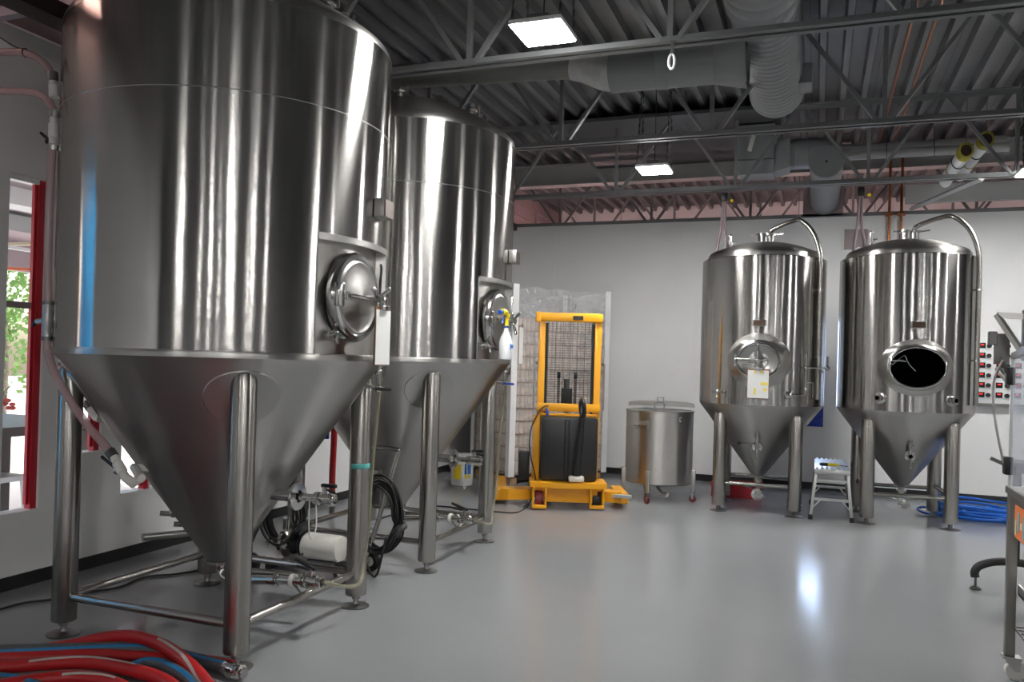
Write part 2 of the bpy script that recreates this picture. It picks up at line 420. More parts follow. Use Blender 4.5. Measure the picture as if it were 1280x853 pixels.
# LED ceiling fixtures on chains
def fixture(x, y, label):
    o = thing('ceiling_light', label, 'ceiling light', (x, y, 3.45), group='square LED ceiling lights on chains')
    MB().bb(x-.158, x+.158, y-.17, y+.17, 3.458, 3.485, .004).build('housing', 'white_paint', o, world=True, smooth=False)
    MB().bb(x-.148, x+.148, y-.16, y+.16, 3.448, 3.458).build('diffuser', 'led', o, world=True, smooth=False)
    MB().bb(x-.06, x+.06, y-.11, y+.11, 3.485, 3.53, .006).build('driver_box', 'joist_paint', o, world=True, smooth=False)
    for sx in (-1, 1):
        for sy in (-1, 1):
            m = MB(); a = Vector((x+sx*.145, y+sy*.145, 3.485)); b = Vector((x+sx*.14, y+sy*.02, DZ)); n_ = 26
            for k in range(n_):
                p = a.lerp(b, k/n_); q = a.lerp(b, (k+1.25)/n_)
                m.bar(p, q, .004 if k % 2 else .014, .014 if k % 2 else .004)
            m.build('chain', 'dark_steel', o, world=True, smooth=False)
    MB().cyl((x, y, 3.53), (x, y, DZ), .004, n=6).build('power_cord', 'black_rubber', o, world=True)
FL = {(-1.55, 4.62): 'square LED light hung in front of the joist over the olive pipe', (-1.55, 8.2): 'square LED light hung under the dark flat ceiling panel',
      (1.90, 9.14): 'square LED light hung near the white pipe rolls'}
for x in (-1.55, 1.95, 5.45, 8.95):
    for y in (8.2, 4.62, 1.02, -2.58, -6.2, -9.8):
        if y == 1.02 or (x < 0 and -5 < y < 4) or (x, y) in ((1.95, 4.62), (5.45, 8.2)): continue      # no lamps seen to light these bays
        if (x, y) == (1.95, 8.2): x_, y_ = 1.90, 9.14
        else: x_, y_ = x, y
        fixture(x_, y_, FL.get((x_, y_), 'square LED light hung over the open front half of the hall'))

# ------------------------------------------------------------------ tall conical fermenters
RA, ZS, ZW, ZT = .885, 1.527, 2.765, 3.215      # radius, seam above the cone, weld, shoulder
def polar(r, a, z): return (r*math.cos(a), r*math.sin(a), z)
def triclamp(m, c, ax, r):
    c = V3(c); ax = V3(ax).normalized()
    m.lathe([(r*.72, -.016), (r, -.012), (r*1.12, 0), (r, .012), (r*.72, .016)], c, ax, 20)
    s = ax.cross(Vector((0, 0, 1))); s = s.normalized() if s.length > .1 else Vector((1, 0, 0))
    m.bar(c+s*r*1.0, c+s*r*1.75, .012, .012)
    m.bar(c+s*r*1.55-ax*.03, c+s*r*1.55+ax*.03, .008, .016)
def butterfly(parent, c, ax, r=.036, handle=(1, 0, 0), hm='black_plastic'):
    """butterfly valve: flanged ring, clamps either side, lever handle on top"""
    c = V3(c); ax = V3(ax).normalized(); h = V3(handle).normalized()
    m = MB(); m.lathe([(r*.7, -.045), (r*1.3, -.042), (r*1.3, -.03), (r*1.05, -.024), (r*1.05, .024), (r*1.3, .03), (r*1.3, .042), (r*.7, .045)], c, ax, 22)
    for s in (-1, 1): triclamp(m, c+ax*s*.05, ax, r*1.15)
    m.cyl(c+Vector((0, 0, r)), c+Vector((0, 0, r+.045)), .014, n=12)
    v = m.build('valve', 'fitting_steel', parent)
    m = MB(); a = c+Vector((0, 0, r+.045)); m.bar(a-h*.03, a+h*.13, .026, .022, bev=.008); m.bar(a+h*.03+Vector((0, 0, -.02)), a+h*.12+Vector((0, 0, -.035)), .012, .01)
    m.build('handle', hm, v)
    return v

def tall_tank(loc, label, first, pa):
    o = thing('conical_fermenter', label, 'fermentation tank', loc, 0, 'tall conical fermentation tanks')
    N = 120; A0, A1, ZR = math.radians(-23), math.radians(23), 2.135; RI = RA-.055
    # jacket with the cut-out for the manway
    zs = [ZS, ZR, ZW, ZT]; m = MB()
    ang = sorted([-PI+2*PI*k/N for k in range(N) if not (A0-1e-6 <= -PI+2*PI*k/N <= A1+1e-6)] + [A0+(A1-A0)*k/16 for k in range(17)])
    for i in range(len(ang)):
        a, b_ = ang[i], ang[(i+1) % len(ang)] + (2*PI if i == len(ang)-1 else 0)
        inside = a >= A0-1e-6 and b_ <= A1+1e-6
        for z0, z1 in zip(zs, zs[1:]):
            if inside and z1 <= ZR+1e-6: continue
            m.bm.faces.new([m.bm.verts.new(p) for p in (polar(RA, a, z0), polar(RA, b_, z0), polar(RA, b_, z1), polar(RA, a, z1))])
    body = m.build('jacket', 'tank_steel', o)
    m = MB(); m.torus((0, 0, ZW), (0, 0, 1), RA-.0012, .003, 96, 6); m.build('weld_seam', 'satin_steel', body)
    m = MB(); aa = [A0+(A1-A0)*k/20 for k in range(21)]
    m.grid([[polar(RI, a, z) for a in aa] for z in (ZS, ZR)]); m.build('inner_shell_panel', 'panel_steel', o)
    m = MB(); m.grid([[polar(r, a, z) for a in aa] for r, z in ((RI, ZR-.012), (RA+.006, ZR-.03), (RA+.006, ZR+.004), (RA, ZR+.006))])
    for a, sg in ((A0, 1), (A1, -1)): m.grid([[polar(RI, a+sg*.012, z) for z in (ZS, ZR)], [polar(RA+.004, a, z) for z in (ZS, ZR)], [polar(RA+.002, a-sg*.008, z) for z in (ZS, ZR)]])
    m.build('cutout_lip', 'satin_steel', o)
    # dome
    pr = [(RA, ZT)]
    for k in range(1, 7): a = k/6*math.radians(68); pr.append((RA-.075+.075*math.cos(a), ZT+.075*math.sin(a)))
    r1, z1 = pr[-1]
    for k in range(1, 11): s = k/10; pr.append((r1*(1-s), z1+.30*(1-(1-s)**2)))
    dome = MB().lathe(pr, n=96).build('top_dome', 'cone_steel', o)
    # cone
    cone = MB().lathe([(RA, ZS+.004), (RA+.004, ZS-.006), (RA+.002, ZS-.03), (RA-.018, ZS-.05), (.10, .38), (.085, .35), (.06, .345)], n=96).build('cone', 'cone_steel', o)
    def conept(a, z, off=.004):
        r = .10+(z-.38)/(ZS-.05-.38)*(RA-.018-.10); nrm = Vector((math.cos(a)*.82, math.sin(a)*.82, -.57)); return Vector(polar(r, a, z))+nrm*off
    q = .5593; tops = []
    for ia, (sx, sy) in enumerate(((-1, -1), (1, -1), (1, 1), (-1, 1))):
        x, y = sx*q, sy*q; a = math.atan2(y, x)
        # round doubler plate on the cone
        m = MB(); rim = []
        for ring, rr, off in ((0, .02, .006), (1, .165, .006), (2, .17, .0)):
            rim.append([conept(a+rr*math.cos(2*PI*k/28)/.68, 1.30+rr*math.sin(2*PI*k/28)*.83, off) for k in range(28)])
        m.grid(rim, True); m.build('doubler_plate', 'cone_steel', cone)
        leg = MB().lathe([(.001, .075), (.060, .075), (.0625, .08), (.0625, 1.40), (.055, 1.425), (.001, 1.43)], (x, y, 0), n=28).build('leg', 'pipe_steel', o)
        m = MB(); m.lathe([(.001, .001), (.082, .001), (.084, .006), (.05, .012), (.02, .02), (.016, .03), (.016, .045), (.024, .048), (.024, .066), (.014, .07), (.014, .08)], (x, y, 0), n=24)
        m.build('levelling_foot', 'foot_steel', leg)
        if first and (sx, sy) == (1, 1):
            MB().lathe([(.0632, .845), (.0638, .846), (.0638, .875), (.0632, .876)], (x, y, 0), n=20, a0=-1.9, a1=.4).build('tape', 'teal_tape', leg)
    for a, b_ in (((-q, -q), (q, -q)), ((q, -q), (q, q)), ((q, q), (-q, q)), ((-q, q), (-q, -q))):
        a = Vector((*a, .205)); b_ = Vector((*b_, .205)); d = (b_-a).normalized()*.055
        MB().cyl(a+d, b_-d, .0225, n=14).build('tie_bar', 'pipe_steel', o)
    # manway on the cut-out, facing +x
    MY, MZ = -.035, 1.835
    mw = MB().lathe([(.195, 0), (.235, .0), (.238, .03), (.225, .052), (.205, .056), (.195, .05), (.193, .0)], (RI-.012, MY, MZ), (1, 0, 0), 44).build('manway_ring', 'fitting_steel', o)
    MB().lathe([(.196, .035), (.196, .05), (.185, .058), (.165, .052), (.09, .068), (.001, .075)], (RI-.012, MY, MZ), (1, 0, 0), 44).build('manway_cover', 'satin_steel', mw)
    m = MB(); m.bb(RI+.045, RI+.075, MY-.25, MY-.19, MZ-.06, MZ+.06, .006)
    for k in range(5): m.cyl((RI+.06, MY-.215+.018*k, MZ-.02), (RI+.06, MY-.215+.018*k, MZ+.02), .014, n=10)
    m.build('hinge', 'fitting_steel', mw)
    m = MB(); m.bar((RI+.075, MY-.15, MZ), (RI+.095, MY+.19, MZ-.005), .028, .02, bev=.005); m.bb(RI+.05, RI+.09, MY+.18, MY+.235, MZ-.025, MZ+.025, .006); m.build('cover_arm', 'fitting_steel', mw)
    m = MB(); c = Vector((RI+.12, MY+.06, MZ)); m.cyl((RI+.06, MY+.06, MZ), c+Vector((.03, 0, 0)), .016, n=12)
    for k in range(3):
        a = .6+k*2*PI/3; d = Vector((.25, math.cos(a), math.sin(a))).normalized(); m.cyl(c, c+d*.10, .009, .012, 10); m.ball(c+d*.10, .014)
    m.build('wing_handle', 'fitting_steel', mw)
    m = MB(); m.tube([(RI+.05, MY+.21, MZ+.2), (RI+.06, MY+.2, MZ+.18), (RI+.05, MY+.19, MZ-.18)], .008, 8); m.build('swing_rod', 'fitting_steel', mw)
    # nameplate on stand-off bracket
    a = math.radians(9); Rm = Matrix.Rotation(a, 3, 'Z')
    npz = MB().box(Rm @ Vector((RA+.03, 0, 2.335)), (.06, .14, .10), Rm, .004).build('plate_bracket', 'satin_steel', o)
    MB().box(Rm @ Vector((RA+.0625, 0, 2.335)), (.006, .13, .092), Rm).build('nameplate', 'plate_brass', npz, smooth=False)
    # sample valve
    a = math.radians(-15); p = Vector(polar(RI, a, 1.63)); d = Vector((math.cos(a), math.sin(a), 0)); s = Vector((-d.y, d.x, 0))
    m = MB(); m.cyl(p, p+d*.06, .012, n=12); m.cyl(p+d*.03, p+d*.045, .026, n=14); m.ball(p+d*.065, .02); m.cyl(p+d*.065, p+d*.065+s*.055-Vector((0, 0, .012)), .008, n=8)
    m.cyl(p+d*.065, p+d*.075-Vector((0, 0, .045)), .008, n=8); m.cyl(p+d*.07-s*.01, p+d*.12-s*.03, .012, n=10); m.build('sample_valve', 'fitting_steel', o)
    # racking arm
    m = MB(); z = .745; m.cyl((.30, .0, z), (.50, 0, z), .033, n=18); m.lathe([(.034, -.012), (.075, -.01), (.078, 0), (.075, .01), (.034, .012)], (.50, 0, z), (1, 0, 0), 28)
    m.cyl((.50, 0, z), (.63, 0, z), .021, n=16); m.build('racking_arm', 'fitting_steel', o)
    butterfly(o, (.675, 0, z), (1, 0, 0), .028, (.8, -.5, .1))
    m = MB(); m.tube(smooth_path([(.60, -.03, z), (.605, -.035, z-.16), (.60, 0, z-.225), (.605, .035, z-.16), (.60, .03, z)], 6), .004, 6); m.build('cable_tie', 'pvc_white', o)
    # bottom outlet: elbow and pipe to the valve above the front tie bar
    m = MB(); m.lathe([(.06, .35), (.085, .345), (.085, .325), (.05, .32)], n=24)
    m.tube(smooth_path([(0, 0, .33), (.0, 0, .28), (.03, 0, .245), (.09, 0, .24), (.42, 0, .275)], 6), .026, 14); triclamp(m, (.38, 0, .27), (1, 0, 0), .036)
    m.build('outlet_pipe', 'fitting_steel', o)
    MB().lathe([(.028, -.012), (.038, -.01), (.038, .01), (.028, .012)], (.49, 0, .28), (1, 0, 0), 18).build('gasket_clamp', 'pvc_white', o)
    MB().cyl((.42, 0, .275), (.55, 0, .285), .024, n=16).build('outlet_spool', 'fitting_steel', o)
    butterfly(o, (.61, 0, .29), (1, 0, .0), .03, (-.9, .2, .22))
    m = MB(); m.cyl((.49, 0, .27), (q-.02, 0, .22), .006, n=8); m.cyl((q, .0, .205), (.60, 0, .26), .008, n=8); m.build('pipe_stay', 'fitting_steel', o)
    # second level pipe
    MB().tube(smooth_path([(.0, .05, .30), (.06, .09, .27), (.2, .12, .265), (.5, .16, .265)], 6), .02, 12).build('drain_pipe', 'pipe_steel', o)
    # sight tube from the side valve down the leg and round to the outlet
    m = MB(); p = Vector((.67, .37, 1.36)); m.cyl(p, p+Vector((.09, .03, -.02)), .012, n=10); m.ball(p+Vector((.09, .03, -.02)), .022); m.cyl(p+Vector((.09, .03, 0)), p+Vector((.09, .03, .12)), .014, n=10); triclamp(m, p+Vector((.09, .03, .08)), (0, 0, 1), .025)
    v = m.build('level_valve', 'fitting_steel', o)
    MB().bar(p+Vector((.09, .0, -.02)), p+Vector((.15, .08, -.025)), .02, .02, bev=.006).build('lever', 'black_plastic' if first else 'blue_plastic', v)
    MB().tube(smooth_path([(.78, .41, 1.46), (.74, .44, 1.2), (.70, .46, .8), (.69, .46, .5), (.66, .47, .30), (.68, .40, .20), (.70, .22, .22), (.67, .02, .29)], 8), .011, 8).build('sight_tube', 'sight_tube', o)
    # top fittings and the cleaning pipe over the shoulder
    for (r, a, h) in ((.30, .9, .16), (.52, .35, .12), (.60, .62, .12), (.5, -1.2, .07)):
        m = MB(); zb = ZT+.07+.3*(1-(r/RA)**2)-.02; p = polar(r, a, zb); m.cyl(p, (p[0], p[1], zb+h), .03, n=16); triclamp(m, (p[0], p[1], zb+h*.6), (0, 0, 1), .042)
        m.build('top_port', 'satin_steel', dome)
    a = math.radians(pa); e = Vector((math.cos(a), math.sin(a), 0))
    MB().tube(smooth_path([e*.56+Vector((0, 0, ZT+0.24)), e*.66+Vector((0, 0, ZT+0.28)), e*.88+Vector((0, 0, ZT+0.24)), e*.95+Vector((0, 0, ZT+0.18)), e*.965+Vector((0, 0, ZT+.04)), e*.965+Vector((0, 0, 2.6)), e*.965+Vector((0, 0, 1.6))], 6), .019, 12).build('cleaning_pipe', 'satin_steel', o)
    m = MB(); a = math.radians(-95); e = Vector((math.cos(a), math.sin(a), 0)); p = e*.62+Vector((0, 0, ZT+.13)); m.bb(p.x-.006, p.x+.006, p.y-.03, p.y+.03, p.z, p.z+.09); m.build('lifting_lug', 'satin_steel', dome)
    return o
T1 = (-3.147, 3.875, 0); T2 = (-3.134, 5.951, 0)
tall_tank(T1, 'tall stainless conical tank with a teal tape mark on one leg', True, 61)
tall_tank(T2, 'tall stainless conical tank with a yellow-trigger spray bottle hung on its manway', False, 50)

# ------------------------------------------------------------------ smaller conical tanks by the back wall
RB, ZBS, ZBT = .645, 1.143, 2.69
def short_tank(loc, rz, label, opened):
    o = thing('brite_tank', label, 'brewing tank', loc, rz, 'small conical tanks by the back wall')
    pr = [(RB-.012, ZBS-.012), (RB, ZBS), (RB, ZBT-.008), (RB-.008, ZBT)]
    pr = pr[:2]+[(RB, ZBS+(ZBT-.008-ZBS)*k/60) for k in range(1, 60)]+pr[2:]
    m = MB().lathe(pr, n=96)
    if opened:
        bmesh.ops.delete(m.bm, geom=[f for f in m.bm.faces if f.calc_center_median().y < 0 and (f.calc_center_median().x/.275)**2+((f.calc_center_median().z-1.575)/.222)**2 < 1], context='FACES')
    body = m.build('jacket', 'tank_steel', o)
    pr = [(RB-.008, ZBT), (RB-.05, ZBT+.004), (RB-.052, ZBT+.02)]
    for k in range(7): a = math.radians(k*11); pr.append((RB-.052-.07+.07*math.cos(a), ZBT+.02+.075*math.sin(a)))
    r1, z1 = pr[-1]
    for k in range(1, 11): s = k/10; pr.append((r1*(1-s), z1+.125*(1-(1-s)**2)))
    dome = MB().lathe(pr, n=96).build('top_dome', 'cone_steel', o)
    ztop = pr[-1][1]
    cone = MB().lathe([(RB, ZBS), (RB-.012, ZBS-.025), (RB-.04, ZBS-.06), (.085, .39), (.06, .355), (.045, .35)], n=96).build('cone', 'cone_steel', o)
    q = .38
    for sx, sy in ((-1, -1), (1, -1), (1, 1), (-1, 1)):
        x, y = sx*q, sy*q
        leg = MB().lathe([(.001, .06), (.066, .06), (.068, .065), (.068, 1.02), (.062, 1.045), (.001, 1.05)], (x, y, 0), n=28).build('leg', 'pipe_steel', o)
        MB().lathe([(.001, .001), (.088, .001), (.09, .006), (.05, .014), (.02, .02), (.02, .065)], (x, y, 0), n=24).build('levelling_foot', 'foot_steel', leg)
    for a, b_, z in (((-q, -q), (q, -q), .30), ((q, -q), (q, q), .33), ((q, q), (-q, q), .30), ((-q, q), (-q, -q), .33)):
        a = Vector((*a, z)); b_ = Vector((*b_, z)); d = (b_-a).normalized()*.06
        MB().cyl(a+d, b_-d, .021, n=14).build('tie_bar', 'pipe_steel', o)
    # oval manway neck flaring out of the jacket
    zc = 1.60 if not opened else 1.575
    R1, H1, R2, H2 = (.315, .285, .215, .18) if not opened else (.335, .275, .255, .20)
    m = MB(); rows = []
    for f_, dp in ((1., -1), (.93, .018), (.86, .05), (.82, .075), (.80, .08), (.785, .07), (.78, .02)):
        row = []
        for k in range(48):
            a = 2*PI*k/48
            if f_ > .99: x, z = R1*math.cos(a), H1*math.sin(a)
            else:
                s = (f_-.78)/.22; x = (R2+(R1-R2)*s)*math.cos(a); z = (H2+(H1-H2)*s)*math.sin(a)
            yj = -math.sqrt(max(.001, RB*RB-x*x))
            yy = yj if dp < 0 else min(yj-.004, -RB-dp+.055)
            if f_ <= .82: yy = -RB-dp+.055
            row.append((x, yy, zc+z))
        rows.append(row)
    m.grid(rows, True); neck = m.build('manway_neck', 'cone_steel', o)
    yf = -RB-.022
    m = MB(); pts = [((R2-.004)*math.cos(2*PI*k/48), yf, zc+(H2-.004)*math.sin(2*PI*k/48)) for k in range(48)]; m.tube(pts, .013, 8, closed=True); m.build('manway_rim', 'fitting_steel', neck)
    if opened:
        m = MB(); rows = []
        for dp, s in ((yf+.01, 1.), (yf+.25, 1.02), (yf+.26, 0.02)): rows.append([((R2-.012)*s*math.cos(2*PI*k/40), dp, zc+(H2-.012)*s*math.sin(2*PI*k/40)) for k in range(40)])
        m.grid(rows, True); m.build('opening', 'void_black', neck)
        m = MB(); m.tube(smooth_path([(-.235, yf+.0, zc+.06), (-.16, yf+.02, zc+.065), (-.10, yf+.05, zc+.06)], 5), .010, 8)
        m.tube(smooth_path([(-.23, yf, zc+.02), (-.18, yf+.02, zc+.06), (-.11, yf+.05, zc+.115), (-.08, yf+.06, zc+.06), (-.05, yf+.08, zc+.02), (.0, yf+.1, zc-.03)], 5), .008, 8)
        m.bb(-.255, -.235, yf-.012, yf+.03, zc-.06, zc+.10, .004); m.build('cover_bracket', 'fitting_steel', neck)
    else:
        m = MB(); rows = []
        for s, dp in ((1., .01), (.97, -.004), (.86, .008), (.5, .03), (.02, .035)): rows.append([((R2-.016)*s*math.cos(2*PI*k/44), yf+dp, zc+(H2-.016)*s*math.sin(2*PI*k/44)) for k in range(44)])
        m.grid(rows, True); m.build('manway_cover', 'satin_steel', neck)
        m = MB(); m.bb(-.235, -.215, yf-.03, yf+.0, zc-.06, zc+.06, .004); m.cyl((-.225, yf-.03, zc+.02), (0, yf-.045, zc+.012), .010, n=10); m.cyl((-.01, yf-.05, zc), (.09, yf-.05, zc+.022), .011, n=10)
        m.cyl((0, yf-.05, zc), (0, yf-.055, zc+.165), .009, n=10); m.ball((0, yf-.055, zc+.165), .014); m.cyl((0, yf, zc), (0, yf-.06, zc), .022, n=14); m.cyl((0, yf-.05, zc), (-.15, yf-.03, zc-.045), .007, n=8); m.build('cover_clamp', 'fitting_steel', neck)
    pb = MB().bb(-.065, .065, -RB-.035, -RB+.01, 1.955, 2.02, .004).build('plate_bracket', 'satin_steel', o)
    MB().bb(-.058, .058, -RB-.040, -RB-.034, 1.960, 2.016).build('nameplate', 'plate_brass', pb, smooth=False)
    # ferrules and small valves on the shell
    def ferrule(a, z, r=.03, L=.05):
        d = Vector((math.cos(a), math.sin(a), 0)); p = d*(RB-.005)+Vector((0, 0, z)); m = MB(); m.lathe([(r*1.9, 0), (r*1.6, .006), (r*.8, .01), (r*.8, L), (r*1.25, L+.004), (r*1.25, L+.016), (r*.7, L+.018)], p, d, 20)
        return m, p, d
    if opened:
        for a in (math.radians(-119), math.radians(-60)):
            m, p, d = ferrule(a, 1.27, .034); m.build('port', 'fitting_steel', o)
            MB().lathe([(.001, .069), (.02, .069)], p, d, 16).build('port_opening', 'void_black', o)
    else:
        m, p, d = ferrule(math.radians(-124), 1.27, .02); s = Vector((-d.y, d.x, 0)); m.ball(p+d*.08, .022); m.cyl(p+d*.08, p+d*.09-Vector((0, 0, .06)), .009, n=8); m.cyl(p+d*.08, p+d*.1-s*.06, .008, n=8); m.build('sample_valve', 'fitting_steel', o)
        m, p, d = ferrule(math.radians(-63), 1.265, .02); m.ball(p+d*.08, .024); m.cyl(p+d*.07, p+d*.10+Vector((0, 0, .05)), .009, n=8)
        g0 = Vector((.46, -.52, 1.265)); m.cyl(p+d*.08, g0, .008, n=8); m.cyl(g0, g0+Vector((.0, 0, .42)), .011, n=10); m.cyl(g0+Vector((0, 0, .28)), g0+Vector((.20, .05, .28)), .009, n=8)
        for k in (.06, .28): m.ball(g0+Vector((0, 0, k)), .02)
        m.cyl(g0+Vector((0, 0, .13)), g0+Vector((.07, 0, .13)), .006, n=8); m.cyl(g0+Vector((.07, 0, .13)), g0+Vector((.07, 0, -.02)), .006, n=8)
        gg = g0+Vector((.20, .05, .28)); m.ball(gg, .026); m.cyl(gg, gg+Vector((0, 0, .12)), .01, n=8); m.cyl(gg+Vector((-.08, 0, .0)), gg+Vector((-.08, 0, .11)), .022, n=12); m.ball(gg+Vector((-.05, .0, -.04)), .016)
        m.build('level_gauge', 'fitting_steel', o)
    # racking port on the front of the cone and bottom outlet
    zc2 = .70; rr = .085+(zc2-.39)/(ZBS-.06-.39)*(RB-.04-.085); p = Vector((0, -rr, zc2))
    m = MB(); m.cyl(p+Vector((0, .1, 0)), p+Vector((0, -.10, 0)), .028, n=16); m.lathe([(.03, -.01), (.05, -.008), (.05, .008), (.03, .01)], p+Vector((0, -.09, 0)), (0, -1, 0), 20)
    m.cyl(p+Vector((0, -.12, .0)), p+Vector((0, -.12, .16)), .018, n=12); m.cyl(p+Vector((0, -.12, .0)), p+Vector((0, -.12, -.12)), .014, n=12)
    for k in (-.05, .05, .11): m.lathe([(.02, -.008), (.034, -.006), (.034, .006), (.02, .008)], p+Vector((0, -.12, k)), (0, 0, 1), 16)
    if not opened: m.cyl(p+Vector((0, -.12, .03)), p+Vector((-.17, -.14, .035)), .008, n=8)
    rk = m.build('racking_valve', 'fitting_steel', o)
    if not opened: MB().ball(p+Vector((-.175, -.14, .035)), .02).build('knob', 'black_plastic', rk)
    else: MB().lathe([(.001, 0), (.02, 0)], p+Vector((0, -.139, -.0)), (0, -1, 0), 16).build('port_opening', 'void_black', rk)
    m = MB(); m.cyl((0, 0, .36), (0, 0, .22), .03, n=16); m.lathe([(.03, -.012), (.05, -.01), (.05, .01), (.03, .012)], (0, 0, .30), (0, 0, 1), 20); m.tube(smooth_path([(0, 0, .26), (0, -.01, .2), (0, -.06, .17), (0, -.16, .17)], 5), .026, 14)
    m.lathe([(.026, 0), (.058, .004), (.06, .02), (.03, .024)], (0, -.15, .17), (0, -1, 0), 22); m.cyl((0, -.08, .20), (-.13, -.10, .245), .008, n=8); m.cyl((0, -.08, .19), (.08, -.09, .13), .007, n=8)
    m.build('outlet_valve', 'fitting_steel', o)
    # dome fittings
    m = MB(); m.cyl((-.02, 0, ztop-.01), (-.02, 0, ztop+.10), .055, n=22); m.lathe([(.056, -.012), (.075, -.01), (.075, .01), (.056, .012)], (-.02, 0, ztop+.085), (0, 0, 1), 24)
    m.cyl((.06, 0, ztop-.015), (.06, 0, ztop+.09), .045, n=20); m.lathe([(.046, -.01), (.062, -.008), (.062, .008), (.046, .01)], (.07, 0, ztop+.08), (0, 0, 1), 22)
    m.bar((.12, -.02, ztop+.08), (.20, -.03, ztop+.09), .016, .016); m.bar((-.09, 0, ztop+.085), (-.14, 0, ztop+.085), .014, .014)
    m.build('top_neck', 'fitting_steel', dome)
    m = MB(); m.cyl((-.36, -.05, ztop-.08), (-.36, -.05, ztop+.06), .022, n=14); m.ball((-.36, -.05, ztop+.07), .024); m.lathe([(.02, -.01), (.04, -.008), (.04, .008), (.02, .01)], (-.36, -.05, ztop-.02), (0, 0, 1), 18); m.cyl((-.36, -.05, ztop-.0), (-.30, -.06, ztop-.0), .008, n=8)
    m.build('relief_valve', 'fitting_steel', dome)
    for sx in (-1, 1):
        m = MB(); x = sx*.46; ty = .1 if sx < 0 else .15
        m.poly([(x-.045, ty, ZBT+.04), (x+.045, ty, ZBT+.04), (x+.035, ty, ZBT+.13), (x+.012, ty, ZBT+.155), (x-.012, ty, ZBT+.155), (x-.035, ty, ZBT+.13)], (0, .012, 0)); m.build('lifting_lug', 'white_paint', dome, smooth=False)
        MB().lathe([(.001, 0), (.016, 0)], (x, ty-.001, ZBT+.115), (0, -1, 0), 14).build('lug_hole', 'void_black', dome)
    a = math.radians(-33); e = Vector((math.cos(a), math.sin(a), 0)); zt_ = ztop
    MB().tube(smooth_path([(.06, 0, zt_+.07), (.065, -.01, zt_+.12), (.12, -.03, zt_+.155), (.27, -.12, zt_+.20), e*.44+Vector((0, 0, zt_+.19)), e*.58+Vector((0, 0, zt_+.06)), e*.66+Vector((0, 0, zt_-.12)), e*.685+Vector((0, 0, zt_-.32)), e*.685+Vector((0, 0, 2.0)), e*.685+Vector((0, 0, 1.22))], 7), .024, 14).build('cleaning_pipe', 'pipe_steel', o)
    m = MB(); p = e*.685
    for z in (1.66, 2.35): m.lathe([(.026, -.012), (.032, -.01), (.032, .01), (.026, .012)], (p.x, p.y, z), (0, 0, 1), 18); m.bar((p.x*.93, p.y*.93, z), (p.x, p.y, z), .012, .012)
    m.build('pipe_clip', 'fitting_steel', o)
    return o
S1 = (-.571, 9.515, 0); S2 = (.847, 9.548, 0)
short_tank(S1, .018, 'small stainless conical tank with closed manway and a clipboard on it', False)
short_tank(S2, .08, 'small stainless conical tank with its oval manway left open', True)

# ------------------------------------------------------------------ ducts and pipes under the roof
def ribbed(a, b_, r, step, n=28, amp=.0025):
    """round spiral duct: closely spaced seams standing proud"""
    a, b_ = V3(a), V3(b_); L = (b_-a).length; k = max(1, int(L/step)); pr = []
    for i in range(k): pr += [(r, L*i/k), (r, L*(i+.86)/k), (r+amp, L*(i+.90)/k), (r+amp, L*(i+.96)/k)]
    pr += [(r, L), (r*.96, L+.002), (r*.96, L-.05)]
    return MB().lathe(pr, a, (b_-a), n)
DX, DZC = -.41, 4.07
d = thing('main_duct', 'large grey spiral ventilation duct running towards the back wall', 'duct', (DX, 6.5, 3.85))
ribbed((DX, 2.0, 4.10), (DX, 5.95, 4.10), .262, .17, n=32).build('wide_section', 'duct_paint', d, world=True)
ribbed((DX, 5.9, DZC), (DX, 7.95, DZC), .235, .09, n=32).build('spiral_section', 'duct_paint', d, world=True)
MB().lathe([(.235, 0), (.24, .01), (.24, .06), (.225, .10), (.17, .17), (.09, .21), (.001, .22)], (DX, 7.95, DZC), (0, 1, 0), 32).build('end_elbow', 'duct_paint', d, world=True)
m = MB(); m.bb(DX+.17, DX+.31, 7.45, 7.75, 3.95, 4.12, .01); m.build('side_take_off', 'duct_paint', d, world=True)
d = thing('branch_duct', 'round grey branch duct with silver elbow narrowing to an olive pipe', 'duct', (-1.5, 6.3, 3.6))
MB().lathe([(.155, 0), (.155, .58), (.16, .585), (.16, .66), (.152, .665), (.152, 1.02)], (DX-.12, 6.32, 3.79), (-1, 0, 0), 32).build('wide_pipe', 'duct_paint', d, world=True)
MB().lathe([(.154, 0), (.175, .06), (.21, .16), (.235, .24)], (DX-.36, 6.32, 3.79), (1, 0, .12), 32).build('saddle', 'duct_paint', d, world=True)
m = MB(); P = [Vector((DX-1.10, 6.32, 3.79)), Vector((DX-1.20, 6.32, 3.80)), Vector((DX-1.36, 6.30, 3.855)), Vector((DX-1.45, 6.30, 3.87))]
m.tube(P, [.150, .135, .118, .108], 28); el = m.build('silver_elbow', 'galvanised', d, world=True)
for i, p in enumerate((P[1], P[2])): MB().torus(p, (1, 0, -.35), (.138, .120)[i], .006, 28, 6).build('elbow_seam', 'galvanised', el, world=True)
MB().cyl((DX-1.44, 6.30, 3.87), (-4.6, 6.30, 3.98), .100, n=28).build('olive_pipe', 'olive_pipe', d, world=True)
MB().torus((DX-.75, 6.32, 3.79), (1, 0, 0), .156, .004, 28, 6).build('duct_seam', 'joist_paint', d, world=True)

